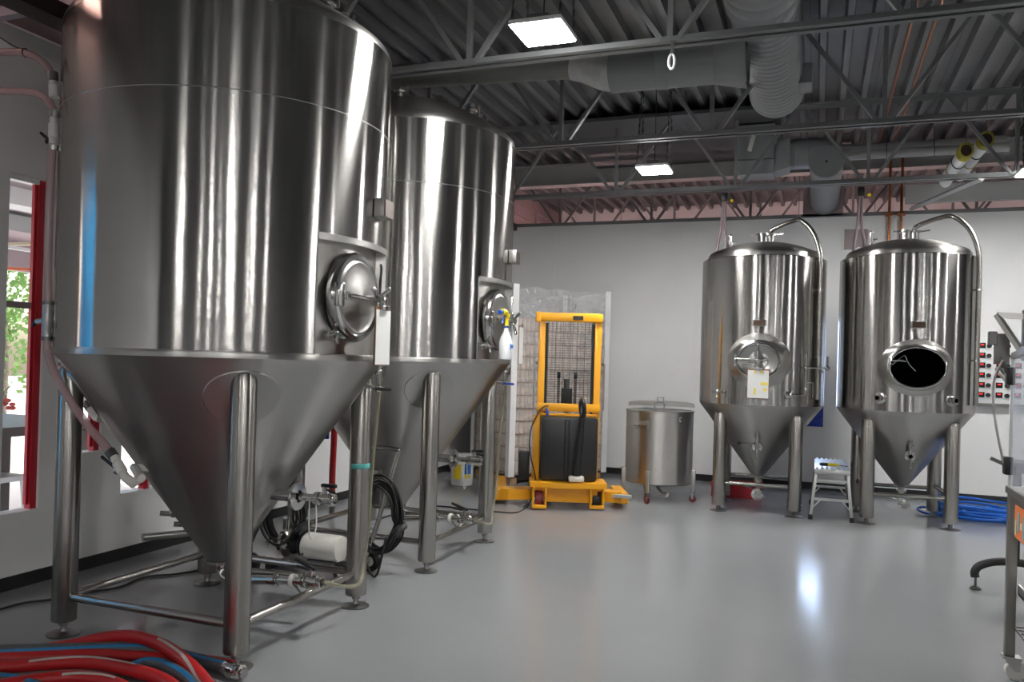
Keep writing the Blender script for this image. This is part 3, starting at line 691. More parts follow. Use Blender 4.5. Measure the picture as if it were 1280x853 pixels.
d = thing('transition_duct', 'grey boxy transition duct joined to a fat round elbow', 'duct', (-.5, 9.9, 3.6))
m = MB(); m.bb(-.93, -.50, 9.65, 10.05, 3.86, 4.25, .006); m.build('box', 'duct_paint', d, world=True, smooth=False)
m = MB(); m.grid([[(-.93, 9.65, 3.85), (-.50, 9.65, 3.85), (-.50, 10.05, 3.85), (-.93, 10.05, 3.85)], [(-.87, 9.68, 3.70), (-.50, 9.68, 3.70), (-.50, 10.02, 3.70), (-.87, 10.02, 3.70)]], True, True, True); m.build('tapered_foot', 'duct_paint', d, world=True, smooth=False)
m = MB(); m.grid([[(-.50, 9.68, 3.72), (-.50, 10.02, 3.72), (-.50, 10.02, 4.02), (-.50, 9.68, 4.02)], [(-.34, 9.66, 3.76), (-.34, 10.04, 3.76), (-.34, 10.04, 4.1), (-.34, 9.66, 4.1)]], True, True, True); m.build('throat', 'duct_paint', d, world=True, smooth=False)
P = smooth_path([(-.36, 9.85, 3.93), (-.2, 9.85, 3.93), (.0, 9.86, 3.93), (.08, 9.93, 3.88)], 6)
MB().tube(P, [.165]*len(P), 28).build('round_elbow', 'duct_paint', d, world=True)
for x in (-.30, -.14): MB().torus((x, 9.85, 3.93), (1, 0, 0), .166, .004, 28, 6).build('elbow_seam', 'joist_paint', d, world=True)
MB().lathe([(.001, -.012), (.17, -.01), (.176, 0), (.178, .05), (.172, .055), (.172, 1.75)], (.04, 9.66, 3.79), (0, 1, -.06), 32).build('through_wall_pipe', 'duct_paint', d, world=True)
MB().ball((.04, 9.64, 3.79), .014).build('cap_screw', 'black_plastic', d, world=True)
# sheet plate where that duct passes over the wall
tag(MB().bb(-.22, .26, 11.39, 11.40, 3.50, 4.0).build('duct_plate', 'siding_pink_lit', smooth=False), 'pink square sheet plate behind the round duct above the back wall', 'plate')

def pipe(name, pts, r, mat, label, cat='pipe', group=None, res=6, n=10, sm=False):
    return tag(MB().tube(smooth_path(pts, res) if sm else pts, r, n).build(name, mat), label, cat, group)
pipe('copper_pipe', [(.61, 1.0, 4.22), (.61, 10.6, 4.22), ], .013, 'copper', 'thin copper pipe under the deck nearer the big spiral duct', group='copper pipes')
pipe('copper_pipe', [(.775, 1.0, 4.22), (.775, 10.6, 4.22)], .013, 'copper', 'thin copper pipe under the deck farther from the big spiral duct', group='copper pipes')
for x, l in ((.79, 'upright copper pipe on the back wall nearer the pink plate'), (.925, 'upright copper pipe on the back wall farther from the pink plate')):
    o = thing('copper_riser', l, 'pipe', (x, YB-.05, 2.4), group='copper pipes')
    MB().cyl((x, YB-.045, 1.9), (x, YB-.045, 4.2), .016, n=12).build('riser', 'copper', o, world=True)
    MB().bb(x-.045, x+.045, YB-.07, YB, 3.47, 3.5).build('clamp', 'copper', o, world=True, smooth=False)
o = thing('waste_pipe', 'pair-jointed grey plastic pipe hung level across the ceiling bay', 'pipe', (.7, 10.7, 4.1))
MB().cyl((.12, 10.75, 4.10), (1.95, 10.75, 4.10), .055, n=20).build('pipe', 'beam_paint', o, world=True)
MB().cyl((.12, 10.9, 4.22), (1.95, 10.9, 4.22), .05, n=20).build('upper_pipe', 'beam_paint', o, world=True)
for x in (.7, 1.2): MB().cyl((x, 10.75, 4.10), (x, 10.75, DZ), .006, n=8).build('hanger', 'dark_steel', o, world=True); MB().torus((x, 10.75, 4.10), (1, 0, 0), .058, .006, 20, 6).build('coupling', 'joist_paint', o, world=True)
tag(MB().bb(.95, XR, 11.15, 11.22, 3.58, 3.80).build('bulkhead_beam', 'beam_paint', smooth=False), 'wide grey beam along the top of the back wall above the open tank', 'beam')
# ceiling brace seen against it
pipe('diagonal_brace', [(1.50, 9.52, 3.5), (1.02, 11.2, 3.52)], .03, 'beam_paint', 'grey diagonal brace dropping from the joist to the back wall', 'brace', n=4)
# two white tubes with yellow rims
for i, (a, b_, l) in enumerate((((1.56, 9.72, 3.94), (1.42, 10.35, 3.72), 'white tube with yellow rim slung from the joist, nearer the wide beam end'), ((1.37, 9.66, 3.82), (1.25, 10.15, 3.62), 'white tube with yellow rim slung lower beside the joist post'))):
    a = V3(a); b_ = V3(b_); o = thing('capped_tube', l, 'tube', a, group='white tubes with yellow rims')
    dd = (b_-a)
    MB().lathe([(.066, 0), (.07, .02), (.07, dd.length)], a, dd, 22).build('tube', 'white_paint', o, world=True)
    MB().lathe([(.06, -.012), (.082, -.012), (.085, .05), (.071, .055)], a, dd, 22).build('rim', 'dull_yellow', o, world=True)
    MB().lathe([(.001, -.004), (.062, -.006)], a, dd, 22).build('mouth', 'dark_wood', o, world=True)
    for s in (.35, .62): MB().torus(a+dd*s, dd, .072, .006, 22, 6).build('strap', 'black_rubber' if s < .5 else 'dull_yellow', o, world=True)
    MB().cyl(a+Vector((0, 0, .06)), (a.x, a.y, DZ), .004, n=6).build('hanger', 'dark_steel', o, world=True)
# white hook on the joist, small camera-like clips
o = thing('white_hook', 'white oval carabiner hook hanging from the joist by the branch duct', 'hook', (-.86, 5.1, 3.3))
MB().tube([Vector((-.872+.018*math.cos(2*PI*k/20), 5.07, 3.375+.045*math.sin(2*PI*k/20)*1.)) for k in range(20)], .008, 8, closed=True).build('link', 'white_paint', o, world=True)
MB().bb(-.882, -.862, 5.06, 5.08, 3.42, 3.5).build('strap', 'satin_steel', o, world=True)
tag(MB().box((-.56, 7.24, 3.41), (.03, .03, .13), Matrix.Rotation(.25, 3, 'Y')).build('joist_clip', 'satin_steel', smooth=False), 'slim grey clip hanging under the joist beside the boxy duct', 'clip')
# rigging slings on both short tanks
def sling(x, y, zl, top, label):
    o = thing('lifting_sling', label, 'sling', (x, y, zl), group='web lifting slings')
    for s in (-1, 1):
        MB().tube(smooth_path([(x+s*.055, y, zl), (x+s*.045, y, zl+.12), (x+s*.018, y+.03, zl+.30), (top[0]+s*.012, top[1], top[2])], 6), .016, 8).build('strap', 'sling_web', o, world=True)
    MB().box((top[0], top[1], top[2]+.02), (.07, .05, .10), bev=.01).build('hoist_clamp', 'black_plastic', o, world=True)
    MB().ball((top[0]+.08, top[1], top[2]-.02), .02).build('tag', 'yellow_plastic', o, world=True)
    return o
sling(S1[0]-.46, S1[1]+.1, ZBT+.12, (-1.02, 9.62, 3.42), 'pinkish web sling hooked to the tank with closed manway')
sling(S2[0]-.46, S2[1]+.1, ZBT+.12, (.39, 9.62, 3.42), 'pinkish web sling hooked to the tank with open manway')

# ------------------------------------------------------------------ yellow straddle stacker
o = thing('pallet_stacker', 'yellow pallet stacker with black battery cover and tiller arm', 'pallet stacker', (-2.50, 8.66, 0), .36)
def P_(name, mat, m, par=None, **k): return m.build(name, mat, par or o, **k)
for s in (-1, 1):
    mp = P_('mast_post', 'yellow_paint', MB().bb(s*.30-.035, s*.30+.035, -.05, .05, .12, 1.97, .005))
    P_('mast_channel', 'black_rubber', MB().bb(s*.25-.012, s*.25+.012, -.03, .04, .3, 1.95), mp)
    P_('guard_bracket', 'dark_steel', MB().bb(s*.355-.012, s*.355+.012, -.07, -.03, 1.50, 1.53), mp)
    P_('guard_rail', 'satin_steel', MB().cyl((s*.375, -.06, 1.02), (s*.375, -.06, 1.52), .009, n=8), mp)
tb = P_('top_bar', 'yellow_paint', MB().bb(-.345, .345, -.085, .02, 1.965, 2.06, .018)); P_('bar_end', 'yellow_paint', MB().bb(-.375, -.325, -.10, .03, 1.955, 2.065, .005), tb)
P_('data_plate', 'black_plastic', MB().bb(.02, .13, -.088, -.084, 1.985, 2.03), tb, smooth=False)
m = MB()
for k in range(7): x = -.235+k*.47/6; m.bb(x-.002, x+.002, -.062, -.058, 1.02, 1.965)
for k in range(36): z = 1.03+k*.026; m.bb(-.26, .26, -.058, -.054, z-.0015, z+.0015)
P_('guard_mesh', 'black_plastic', m, smooth=False)
m = MB(); m.cyl((-.02, .02, .4), (-.02, .02, 1.35), .03, n=14); P_('lift_cylinder', 'dark_steel', m)
for x in (-.11, .07):
    m = MB()
    for k in range(30): m.bb(x-.015, x+.015, -.02-.004*(k % 2), .0, 1.0+k*.013, 1.0+k*.013+.010)
    P_('lift_chain', 'black_rubber', m, smooth=False)
    P_('chain_wheel', 'black_plastic', MB().cyl((x-.018, .0, 1.39), (x+.018, .0, 1.39), .035, n=16))
P_('carriage_plate', 'black_plastic', MB().bb(-.08, .04, -.03, 0, 1.08, 1.25, .006))
P_('cross_beam', 'yellow_paint', MB().bb(-.34, .34, -.09, -.03, 1.0, 1.085, .006)); P_('lower_cross_beam', 'yellow_paint', MB().bb(-.30, .30, -.11, -.03, .955, .98, .004))
P_('side_plate', 'yellow_paint', MB().bb(-.37, -.30, -.10, .08, .14, .95, .006))
cv = P_('battery_cover', 'black_plastic', MB().bb(-.30, .30, -.30, -.06, .285, .955, .03)); P_('cover_rib', 'black_plastic', MB().bb(-.05, .0, -.312, -.29, .30, .94, .01), cv)
pl = MB(); pts = []
for k in range(13): x = -.40+.8*k/12; pts.append((x, -.36-.06*(1-(x/.4)**2), .225))
pts += [(.40, .02, .225), (-.40, .02, .225)]; pl.poly(pts, (0, 0, .055)); P_('platform', 'yellow_paint', pl)
P_('skirt', 'yellow_paint', MB().bb(-.31, .31, -.30, .02, .065, .225, .006))
tl = MB(); tl.tube(smooth_path([(.08, -.33, .34), (.09, -.37, .55), (.105, -.40, .80), (.12, -.43, 1.0)], 5), [.042]*5+[.036]*5+[.030]*6, 12)
ti = P_('tiller_arm', 'black_plastic', tl)
hp = smooth_path([(.115, -.42, .98), (.10, -.38, 1.06), (.10, -.40, 1.13), (.11, -.47, 1.15), (.125, -.52, 1.08), (.13, -.46, .98)], 5, True)
P_('tiller_handle', 'black_plastic', MB().tube(hp, .021, 10, closed=True), ti); P_('tiller_base', 'pvc_white', MB().bb(.0, .16, -.385, -.29, .29, .35, .015), ti); P_('indicator', 'white_paint', MB().ball((.13, -.445, 1.03), .009), ti)
P_('rope_handle', 'blue_plastic', MB().tube(smooth_path([(-.24, -.10, 1.03), (-.225, -.12, .98), (-.23, -.12, .90)], 5), .014, 8))
for s, yy in ((-1, -.32), (1, -.26)):
    x = s*.30
    br = MB(); br.bb(x-.075, x-.055, yy-.10, yy+.10, .02, .235, .005); br.bb(x+.055, x+.075, yy-.10, yy+.10, .02, .235, .005); br.bb(x-.075, x+.075, yy-.11, yy-.06, .015, .05, .005); br.bb(x-.075, x+.075, yy-.02, yy+.10, .19, .235)
    b2 = P_('castor_bracket', 'yellow_paint', br); P_('castor_wheel', 'red_wheel' if s < 0 else 'black_rubber', MB().lathe([(.001, -.04), (.08, -.04), (.09, -.03), (.09, .03), (.08, .04), (.001, .04)], (x, yy+.03, .09), (1, 0, 0), 24), b2)
    P_('bolt', 'satin_steel', MB().cyl((x-s*0-.08, yy+.03, .09), (x+.08, yy+.03, .09), .014, n=8), b2)
    # straddle leg
    m = MB(); wv = .70 if s < 0 else .58; m.poly([(s*.33, -.14, .06), (s*(wv-.08), -.20, .06), (s*wv, -.16, .06), (s*wv, 0.02, .06), (s*.33, .06, .06)], (0, 0, .11)); ob_ = P_('straddle_bracket', 'yellow_paint', m, smooth=False)
    P_('straddle_leg', 'yellow_paint', MB().bb(s*.60-.06 if s > 0 else -.76, s*.60+.06 if s > 0 else -.64, -.14, 1.0 if s < 0 else .45, .04, .15, .008), smooth=False)
    P_('load_wheel', 'black_rubber', MB().cyl((s*(.70 if s < 0 else .6)-.04, .93 if s < 0 else .38, .05), (s*(.70 if s < 0 else .6)+.04, .93 if s < 0 else .38, .05), .05, n=18))
    fk = MB(); fk.bb(s*.16-.05, s*.16+.05, .06, .95, .09, .13, .006); fk.bb(s*.16-.05, s*.16+.05, .06, .10, .09, .7, .006); P_('fork', 'dark_steel', fk)
m = MB(); m.poly([(.47, -.22, .12), (.66, -.30, .12), (.68, -.22, .12), (.5, -.13, .12)], (0, 0, .03)); P_('foot_guard', 'galvanised', m)
P_('charger_box', 'black_plastic', MB().bb(-.52, -.40, -.05, .06, .25, .56, .015)); P_('warning_label', 'paper', MB().bb(-.338, -.336, -.03, .03, 1.62, 1.78), smooth=False); P_('warning_label', 'paper', MB().bb(-.338, -.336, -.03, .03, 1.30, 1.42), smooth=False)
P_('battery_cable', 'black_rubber', MB().tube(smooth_path([(-.22, -.10, 1.06), (-.30, -.14, 1.02), (-.40, -.16, .80), (-.40, -.20, .55), (-.34, -.24, .30), (-.37, -.30, .10), (-.46, -.34, .012)], 6), .007, 8))

# ------------------------------------------------------------------ wrapped pallet of empty cans
o = thing('wrapped_pallet', 'tall pallet of cans in clear stretch wrap with white corner boards', 'pallet', (-3.5, 9.62, 0), math.atan2(.782, .623))
PW, PD = 1.42, .90
for k in range(7): P_('pallet_board', 'wood', MB().bb(0, PW, PD*k/7+.01, PD*(k+1)/7-.01, .115, .135), smooth=False)
for x in (.06, PW/2, PW-.06): P_('pallet_runner', 'wood', MB().bb(x-.05, x+.05, 0.01, PD-.01, 0, .085), smooth=False)
def can_layer():
    m = MB(); nx, ny = 22, 15; dx, dy = PW/nx, PD/ny; ring = []
    def arc(cx, cy, r, a0):
        for k in range(5): a = a0+PI*(k+.0)/4.0*.9+.05*PI; ring.append((cx+r*math.cos(a), cy+r*math.sin(a)))
    for i in range(nx): arc((i+.5)*dx, dy/2, dx/2*.98, PI)
    for j in range(ny): arc(PW-dx/2, (j+.5)*dy, dy/2*.98, -PI/2)
    for i in range(nx): arc(PW-(i+.5)*dx, PD-dy/2, dx/2*.98, 0)
    for j in range(ny): arc(dx/2, PD-(j+.5)*dy, dy/2*.98, PI/2)
    z0, z1 = .004, .157
    c = Vector((PW/2, PD/2, 0))
    def sc_(f, z): return [(c.x+(x-c.x)*f, c.y+(y-c.y)*f, z) for x, y in ring]
    m.grid([sc_(.985, z0), sc_(1, z0+.012), sc_(1, z1-.022), sc_(.982, z1)], True, True, True); return m
lay = None
for k in range(12):
    z = .137+k*.161
    if lay is None: lay = P_('can_layer', 'tan_cans', can_layer()); lay.location = (0, 0, z); sh = P_('tier_sheet', 'cardboard', MB().bb(-.006, PW+.006, -.006, PD+.006, .157, .161), smooth=False); sh.location = (0, 0, z)
    else: share(lay, (0, 0, z), o); share(sh, (0, 0, z), o)
for x, y in ((0, 0), (PW, 0), (PW, PD), (0, PD)):
    sx = 1 if x == 0 else -1; sy = 1 if y == 0 else -1
    m = MB(); m.bb(x-sx*.044, x+sx*.04, y-sy*.044, y-sy*.038, .10, 2.48); m.bb(x-sx*.044, x-sx*.038, y-sy*.038, y+sy*.04, .10, 2.48); P_('corner_board', 'white_paint', m, smooth=False)
m = MB(); NZ = 24; q = .022; ringxy = []
for (x0, y0), (x1, y1), n_ in (((-q, -q), (PW+q, -q), 18), ((PW+q, -q), (PW+q, PD+q), 12), ((PW+q, PD+q), (-q, PD+q), 18), ((-q, PD+q), (-q, -q), 12)):
    for k in range(n_): ringxy.append((x0+(x1-x0)*k/n_, y0+(y1-y0)*k/n_))
rows = []
for k in range(NZ+1):
    z = .13+2.32*k/NZ; row = []
    for x, y in ringxy:
        nn = noise.noise(Vector((x*3, y*3, z*4)))*.008; pin = 1-.02*max(0, (z-2.1)/.35)*math.sin(PI*x/PW)
        row.append((x*1.+nn, PD/2+(y-PD/2)*pin+nn, z+(noise.noise(Vector((x*5, y*5, 9)))*.03 if k == NZ else 0)))
    rows.append(row)
m.grid(rows, True); P_('stretch_wrap', 'wrap_film', m)
P_('slip_sheet', 'ink_blue', MB().bb(-.018, -.012, .3, .38, 1.35, 1.50), smooth=False)

# ------------------------------------------------------------------ wheeled mixing tank with half lid
o = thing('mixing_tank', 'open-lidded stainless drum on castors standing against the back wall', 'mixing tank', (-1.655, 9.50, 0))
R_ = .375
P_('drum', 'panel_steel', MB().lathe([(.001, .20), (.30, .195), (R_-.02, .20), (R_, .215), (R_, 1.0), (R_+.008, 1.005), (R_+.008, 1.018), (R_-.006, 1.02), (R_-.01, .9)], n=64))
P_('front_lid', 'satin_steel', MB().lathe([(.001, 1.03), (R_-.004, 1.024), (R_+.006, 1.020)], n=36, a0=PI+.1, a1=2*PI-.1+.1))
m = MB(); c = Vector((.0, .06, 1.09)); m.lathe([(.001, .008), (R_-.01, .006), (R_, 0), (R_, -.04), (R_-.006, -.04), (R_-.008, -.002)], c, (0, -.03, 1), 40, 0, PI); m.bb(-R_, R_, .055, .065, 1.06, 1.098); P_('rear_lid', 'satin_steel', m)
m = MB(); m.tube(smooth_path([(-.05, -.05, 1.04), (-.05, -.05, 1.10), (.05, -.05, 1.10), (.05, -.05, 1.04)], 3), .006, 8); P_('lid_handle', 'fitting_steel', m)
m = MB(); m.tube([(-.035, .02, 1.08), (-.035, .02, 1.16), (.035, .02, 1.16), (.035, .02, 1.08)], .006, 8); P_('upper_handle', 'fitting_steel', m)
for a in (math.radians(-112),):
    e = Vector((math.cos(a), math.sin(a), 0)); s = Vector((-e.y, e.x, 0)); Rm = Matrix.Rotation(a, 3, 'Z')
    hp_ = P_('handle_plate', 'satin_steel', MB().box(e*(R_-.004)+Vector((0, 0, .86)), (.02, .17, .09), Rm, .004)); P_('handle', 'fitting_steel', MB().tube(smooth_path([e*(R_)+s*-.07+Vector((0, 0, .86)), e*(R_+.045)+s*-.06+Vector((0, 0, .86)), e*(R_+.045)+s*.06+Vector((0, 0, .86)), e*R_+s*.07+Vector((0, 0, .86))], 5), .009, 8), hp_)
a = math.radians(-48); e = Vector((math.cos(a), math.sin(a), 0)); P_('side_port', 'fitting_steel', MB().lathe([(.018, 0), (.018, .04), (.03, .044), (.03, .056), (.012, .058), (.012, .02)], e*R_+Vector((0, 0, .94)), e, 18))
for a in (-97, 0, 120, 200):
    a = math.radians(a); e = Vector((math.cos(a), math.sin(a), 0)); s = Vector((-e.y, e.x, 0)); Rm = Matrix.Rotation(a, 3, 'Z')
    lg = P_('leg', 'satin_steel', MB().box(e*(R_+.015)+Vector((0, 0, .24)), (.05, .055, .24), Rm, .006)); c = e*(R_+.015)
    P_('castor_fork', 'fitting_steel', MB().box(c+Vector((0, 0, .085)), (.05, .06, .012), Rm).box(c+s*.026+Vector((0, 0, .08)), (.03, .005, .08), Rm).box(c-s*.026+Vector((0, 0, .08)), (.03, .005, .08), Rm), lg, smooth=False)
    P_('castor_wheel', 'red_wheel', MB().lathe([(.001, -.017), (.034, -.017), (.039, -.01), (.039, .01), (.034, .017), (.001, .017)], c+Vector((0, 0, .04)), s, 18), lg)
m = MB(); m.tube(smooth_path([(0, -.05, .20), (.02, -.1, .14), (.10, -.25, .11), (.17, -.40, .11)], 5), .018, 10); triclamp(m, (.15, -.36, .11), (.35, -.93, 0), .034); m.ball((.13, -.32, .11), .03); P_('drain_pipe', 'fitting_steel', m)

# ------------------------------------------------------------------ aluminium work step with a screwdriver
o = thing('work_step', 'low aluminium work platform standing between the two small tanks', 'step stool', (.17, 9.62, 0))
X0, X1, Y0, Y1, ZP = -.17, .17, -.53, .50, .52
P_('deck', 'alu', MB().bb(X0, X1, Y0, Y1, ZP-.05, ZP, .006))
for k in range(7): x = X0+.03+k*(X1-X0-.06)/6; P_('deck_rib', 'alu', MB().bb(x-.012, x+.012, Y0+.01, Y1-.01, ZP, ZP+.012), smooth=False)
for sy, yy in ((-1, Y0+.03), (1, Y1-.03)):
    for sx in (-1, 1):
        a = Vector((sx*.15, yy, ZP-.05)); b_ = Vector((sx*.195, yy+sy*.03, .02)); lg = P_('leg', 'alu' if sy < 0 else 'rack_steel', MB().bar(a, b_, .03, .022, (0, 1, 0), .003)); P_('rubber_foot', 'black_rubber', MB().box(b_+Vector((0, 0, .005)), (.042, .034, .05), bev=.005), lg)
    P_('rung', 'alu', MB().bar((-.155, yy, .40), (.155, yy, .40), .016, .025, (0, 0, 1))); P_('rung', 'alu', MB().bar((-.172, yy+sy*.02, .21), (.172, yy+sy*.02, .21), .016, .025, (0, 0, 1)))
    for sx in (-1, 1): P_('brace', 'alu', MB().bar((sx*.185, yy+sy*.02, .11), (sx*.10, yy+sy*.02, .205), .008, .012))
o = thing('screwdriver', 'yellow and black screwdriver lying on the work platform', 'screwdriver', (.12, 9.25, .552))
P_('shaft', 'dark_steel', MB().cyl((.24, 9.24, .550), (.38-.06, 9.25, .545), .005, n=8), world=True)
P_('handle', 'black_plastic', MB().tube([(.05, 9.23, .552), (.07, 9.23, .553), (.13, 9.235, .553)], [.012, .018, .016], 10), world=True)
P_('grip', 'yellow_plastic', MB().tube([(.13, 9.235, .553), (.19, 9.238, .553), (.24, 9.24, .551)], [.0165, .0165, .009], 10), world=True)

# red crate under the closed tank
o = thing('red_crate', 'low red crate pushed under the small tank with closed manway', 'crate', (-.85, 10.25, 0))
m = MB(); m.bb(-.28, .28, -.15, -.135, .0, .17); m.bb(-.28, .28, .135, .15, 0, .17); m.bb(-.28, -.265, -.135, .135, 0, .17); m.bb(.265, .28, -.135, .135, 0, .17); m.bb(-.265, .265, -.135, .135, 0, .012); P_('body', 'red_paint', m, smooth=False)
P_('rim', 'red_paint', MB().bb(-.29, .29, -.158, -.150, .14, .17), smooth=False)

# ------------------------------------------------------------------ control panel on the back wall
o = thing('control_panel', 'pale control panel with rows of red displays and black knobs', 'control panel', (2.08, YB, 1.17))
P_('cabinet', 'wall_paint', MB().bb(1.72, 2.46, YB-.10, YB-.014, 1.19, 1.97, .006), world=True); P_('bottom_edge', 'rack_steel', MB().bb(1.72, 2.46, YB-.105, YB-.014, 1.17, 1.19), world=True, smooth=False)
for r_ in range(6):
    z = 1.875-r_*.117
    for cx in (1.835, 2.02, 2.21, 2.38):
        dp = P_('display', 'black_screen', MB().bb(cx-.04, cx+.03, YB-.108, YB-.10, z-.032, z+.032), world=True, smooth=False)
        P_('digits', 'red_digit', MB().bb(cx-.022, cx-.006, YB-.110, YB-.108, z+.002, z+.018).bb(cx-.001, cx+.010, YB-.110, YB-.108, z+.002, z+.018), dp, world=True, smooth=False)
    for cx in (1.90, 2.095, 2.285): P_('knob', 'black_plastic', MB().cyl((cx, YB-.10, z-.004), (cx, YB-.128, z-.004), .026, n=14), world=True)
# reflective pink plate
o = thing('wall_plate', 'shiny pinkish framed plate high on the back wall behind the sling', 'plate', (.42, YB, 3.06))
P_('plate', 'mirror_plate', MB().bb(.28, .56, YB-.014, YB-.004, 3.06, 3.32), world=True, smooth=False)
m = MB(); m.bb(.265, .28, YB-.02, YB, 3.05, 3.33); m.bb(.56, .575, YB-.02, YB, 3.05, 3.33); m.bb(.28, .56, YB-.02, YB, 3.32, 3.33); m.bb(.28, .56, YB-.02, YB, 3.05, 3.06); P_('frame', 'white_paint', m, world=True, smooth=False)

# ------------------------------------------------------------------ blue hose heap
o = thing('blue_hose', 'heap of coiled bright blue hose on the floor beside the open tank', 'hose', (1.66, 10.1, 0))
random.seed(3); pts = []
for k in range(150):
    a = k*.42; rx = .42+.14*math.sin(k*.11)+random.uniform(-.03, .03); ry = .34+.10*math.cos(k*.15)
    pts.append((.08+rx*math.cos(a)+.10*math.sin(k*.05), ry*math.sin(a)-.02*math.sin(k*.09), .014+.0011*k*max(.15, .65+.35*math.sin(k*.21))+random.uniform(0, .012)))
P_('coil', 'blue_hose_rubber', MB().tube(smooth_path(pts, 4), .0135, 7))
P_('loose_end', 'blue_hose_rubber', MB().tube(smooth_path([(-.35, .1, .02), (-.52, .14, .05), (-.60, .02, .04), (-.5, -.12, .016), (-.3, -.2, .016)], 6), .0135, 8))

# ------------------------------------------------------------------ canning machine at the right edge
CX, CY = .935, 4.83
o = thing('canning_machine', 'stainless canning machine on a wheeled frame with clear guard panels', 'machine', (CX+.4, CY-.6, 0))
def W_(name, mat, m, par=None, smooth=True): return m.build(name, mat, par or o, world=True, smooth=smooth)
YN = CY-1.3; XE = CX+.85
for x, y in ((CX, CY), (XE, CY), (CX, YN), (XE, YN)):
    ps = W_('post', 'rack_steel', MB().bb(x-.022, x+.022, y-.022, y+.022, .115, .93, .004))
    fk = W_('castor_fork', 'satin_steel', MB().poly([(x-.03, y-.03, .118), (x+.05, y-.03, .118), (x+.045, y-.03, .05), (x+.02, y-.03, .05)], (0, .004, 0)).poly([(x-.03, y+.026, .118), (x+.05, y+.026, .118), (x+.045, y+.026, .05), (x+.02, y+.026, .05)], (0, .004, 0)).bb(x-.03, x+.05, y-.035, y+.035, .108, .118), ps, smooth=False)
    W_('castor_wheel', 'pvc_white', MB().lathe([(.001, -.018), (.045, -.02), (.05, -.014), (.05, .014), (.045, .02), (.001, .018)], (x+.03, y, .05), (0, 1, 0), 24), ps)
tt = W_('table_top', 'rack_steel', MB().bb(CX-.03, XE+.03, YN-.03, CY+.03, .93, .965, .004))
W_('lower_apron', 'rack_steel', MB().bb(CX+.024, XE-.024, CY-.01, CY+.01, .80, .925), smooth=False)
st = W_('sticker', 'orange_print', MB().bb(CX-.024, CX-.022, CY-.5, CY-.17, .745, .90), smooth=False)
W_('side_apron', 'rack_steel', MB().bb(CX-.021, CX-.013, YN+.05, CY-.03, .74, .93), smooth=False)
for k in range(5): W_('sticker_mark', 'teal_print' if k % 2 else 'cream_paint', MB().bb(CX-.026, CX-.0245, CY-.22-.055*k, CY-.185-.055*k, .76+.02*(k % 3), .83+.04*(k % 2)), st, smooth=False)
# wire shelf, lower tray
sh_ = MB(); z = .27
for k in range(22): y = YN+.03+(CY-YN-.06)*k/21; sh_.bb(CX+.02, XE-.02, y-.003, y+.003, z, z+.006)
for k in range(5): x = CX+.02+(XE-CX-.04)*k/4; sh_.bb(x-.004, x+.004, YN, CY, z-.01, z)
W_('wire_shelf', 'dark_steel', sh_, smooth=False)
W_('drip_tray', 'satin_steel', MB().bb(CX+.02, XE-.02, YN+.1, CY-.05, .44, .452).bb(CX+.02, CX+.03, YN+.1, CY-.05, .44, .49), smooth=False)
# clear guards
g = W_('clear_guard', 'acrylic', MB().bb(CX-.02, CX-.012, YN+.2, CY+.0, .97, 1.62), smooth=False); W_('clear_guard', 'acrylic', MB().bb(CX-.012, XE, CY-.0, CY+.008, .97, 1.62), smooth=False)
W_('guard_edge', 'white_paint', MB().bb(CX-.024, CX-.010, CY-.004, CY+.010, .97, 1.63), smooth=False)
W_('guard_top_rail', 'satin_steel', MB().bar((CX-.016, CY, 1.62), (CX-.016, YN+.2, 1.72), .02, .03), smooth=False)
for z in (1.07, 1.52): h_ = W_('hinge', 'black_plastic', MB().bb(CX-.045, CX-.008, CY-.03, CY+.03, z-.045, z+.045, .005)); W_('latch_arm', 'dark_steel', MB().bar((CX-.03, CY+.01, z), (CX-.10 if z < 1.2 else CX-.07, CY+.02, z+(.03 if z < 1.2 else .10)), .02, .018), h_)
W_('stay_rod', 'satin_steel', MB().tube(smooth_path([(CX-.045, CY, 1.08), (CX-.085, CY+.02, 1.30), (CX-.095, CY+.02, 1.48), (CX-.06, CY, 1.60)], 5), .006, 8))
# tilted touch-screen frame
a = onx(1240, 396, .86); A_ = Vector((.865, 4.95, 1.835)); B_ = Vector((.955, 4.86, 1.655)); C_ = Vector((1.03, 4.95, 1.825)); D_ = Vector((1.10, 4.86, 1.665))
fr = W_('screen_frame', 'satin_steel', MB().bar(A_, B_, .03, .022).bar(A_, C_, .022, .03).bar(B_, D_, .022, .03).bar(C_, D_, .03, .022), smooth=False)
W_('screen_mount', 'dark_steel', MB().bb(.86, .93, 4.97, 4.99, 1.58, 1.74).bb(.83, .87, 4.95, 4.99, 1.68, 1.75, .004), smooth=False); W_('mount_pillar', 'dark_steel', MB().bb(.98, 1.02, 4.93, 4.97, 1.60, 1.86), smooth=False)
W_('signal_bulb', 'white_paint', MB().ball((1.02, 4.80, 1.645), .05)); W_('tilt_stem', 'satin_steel', MB().cyl((.87, 4.93, 1.56), (.93, 4.86, 1.46), .016, n=10))
for k in range(4): W_('guide_roller', 'dark_steel', MB().cyl((CX+.10+.1*k, CY-.12, .965), (CX+.10+.1*k, CY-.12, 1.02), .025, n=14))
W_('filling_head', 'satin_steel', MB().bb(CX+.12, CX+.5, CY-.5, CY-.2, 1.1, 1.5, .02)); W_('head_pedestal', 'rack_steel', MB().bb(CX+.24, CX+.38, CY-.42, CY-.28, .965, 1.1)); W_('blue_hose_end', 'blue_plastic', MB().tube(smooth_path([(CX+.06, CY-.1, 1.0), (CX+.05, CY-.08, 1.1), (CX+.1, CY-.1, 1.16)], 5), .018, 8))

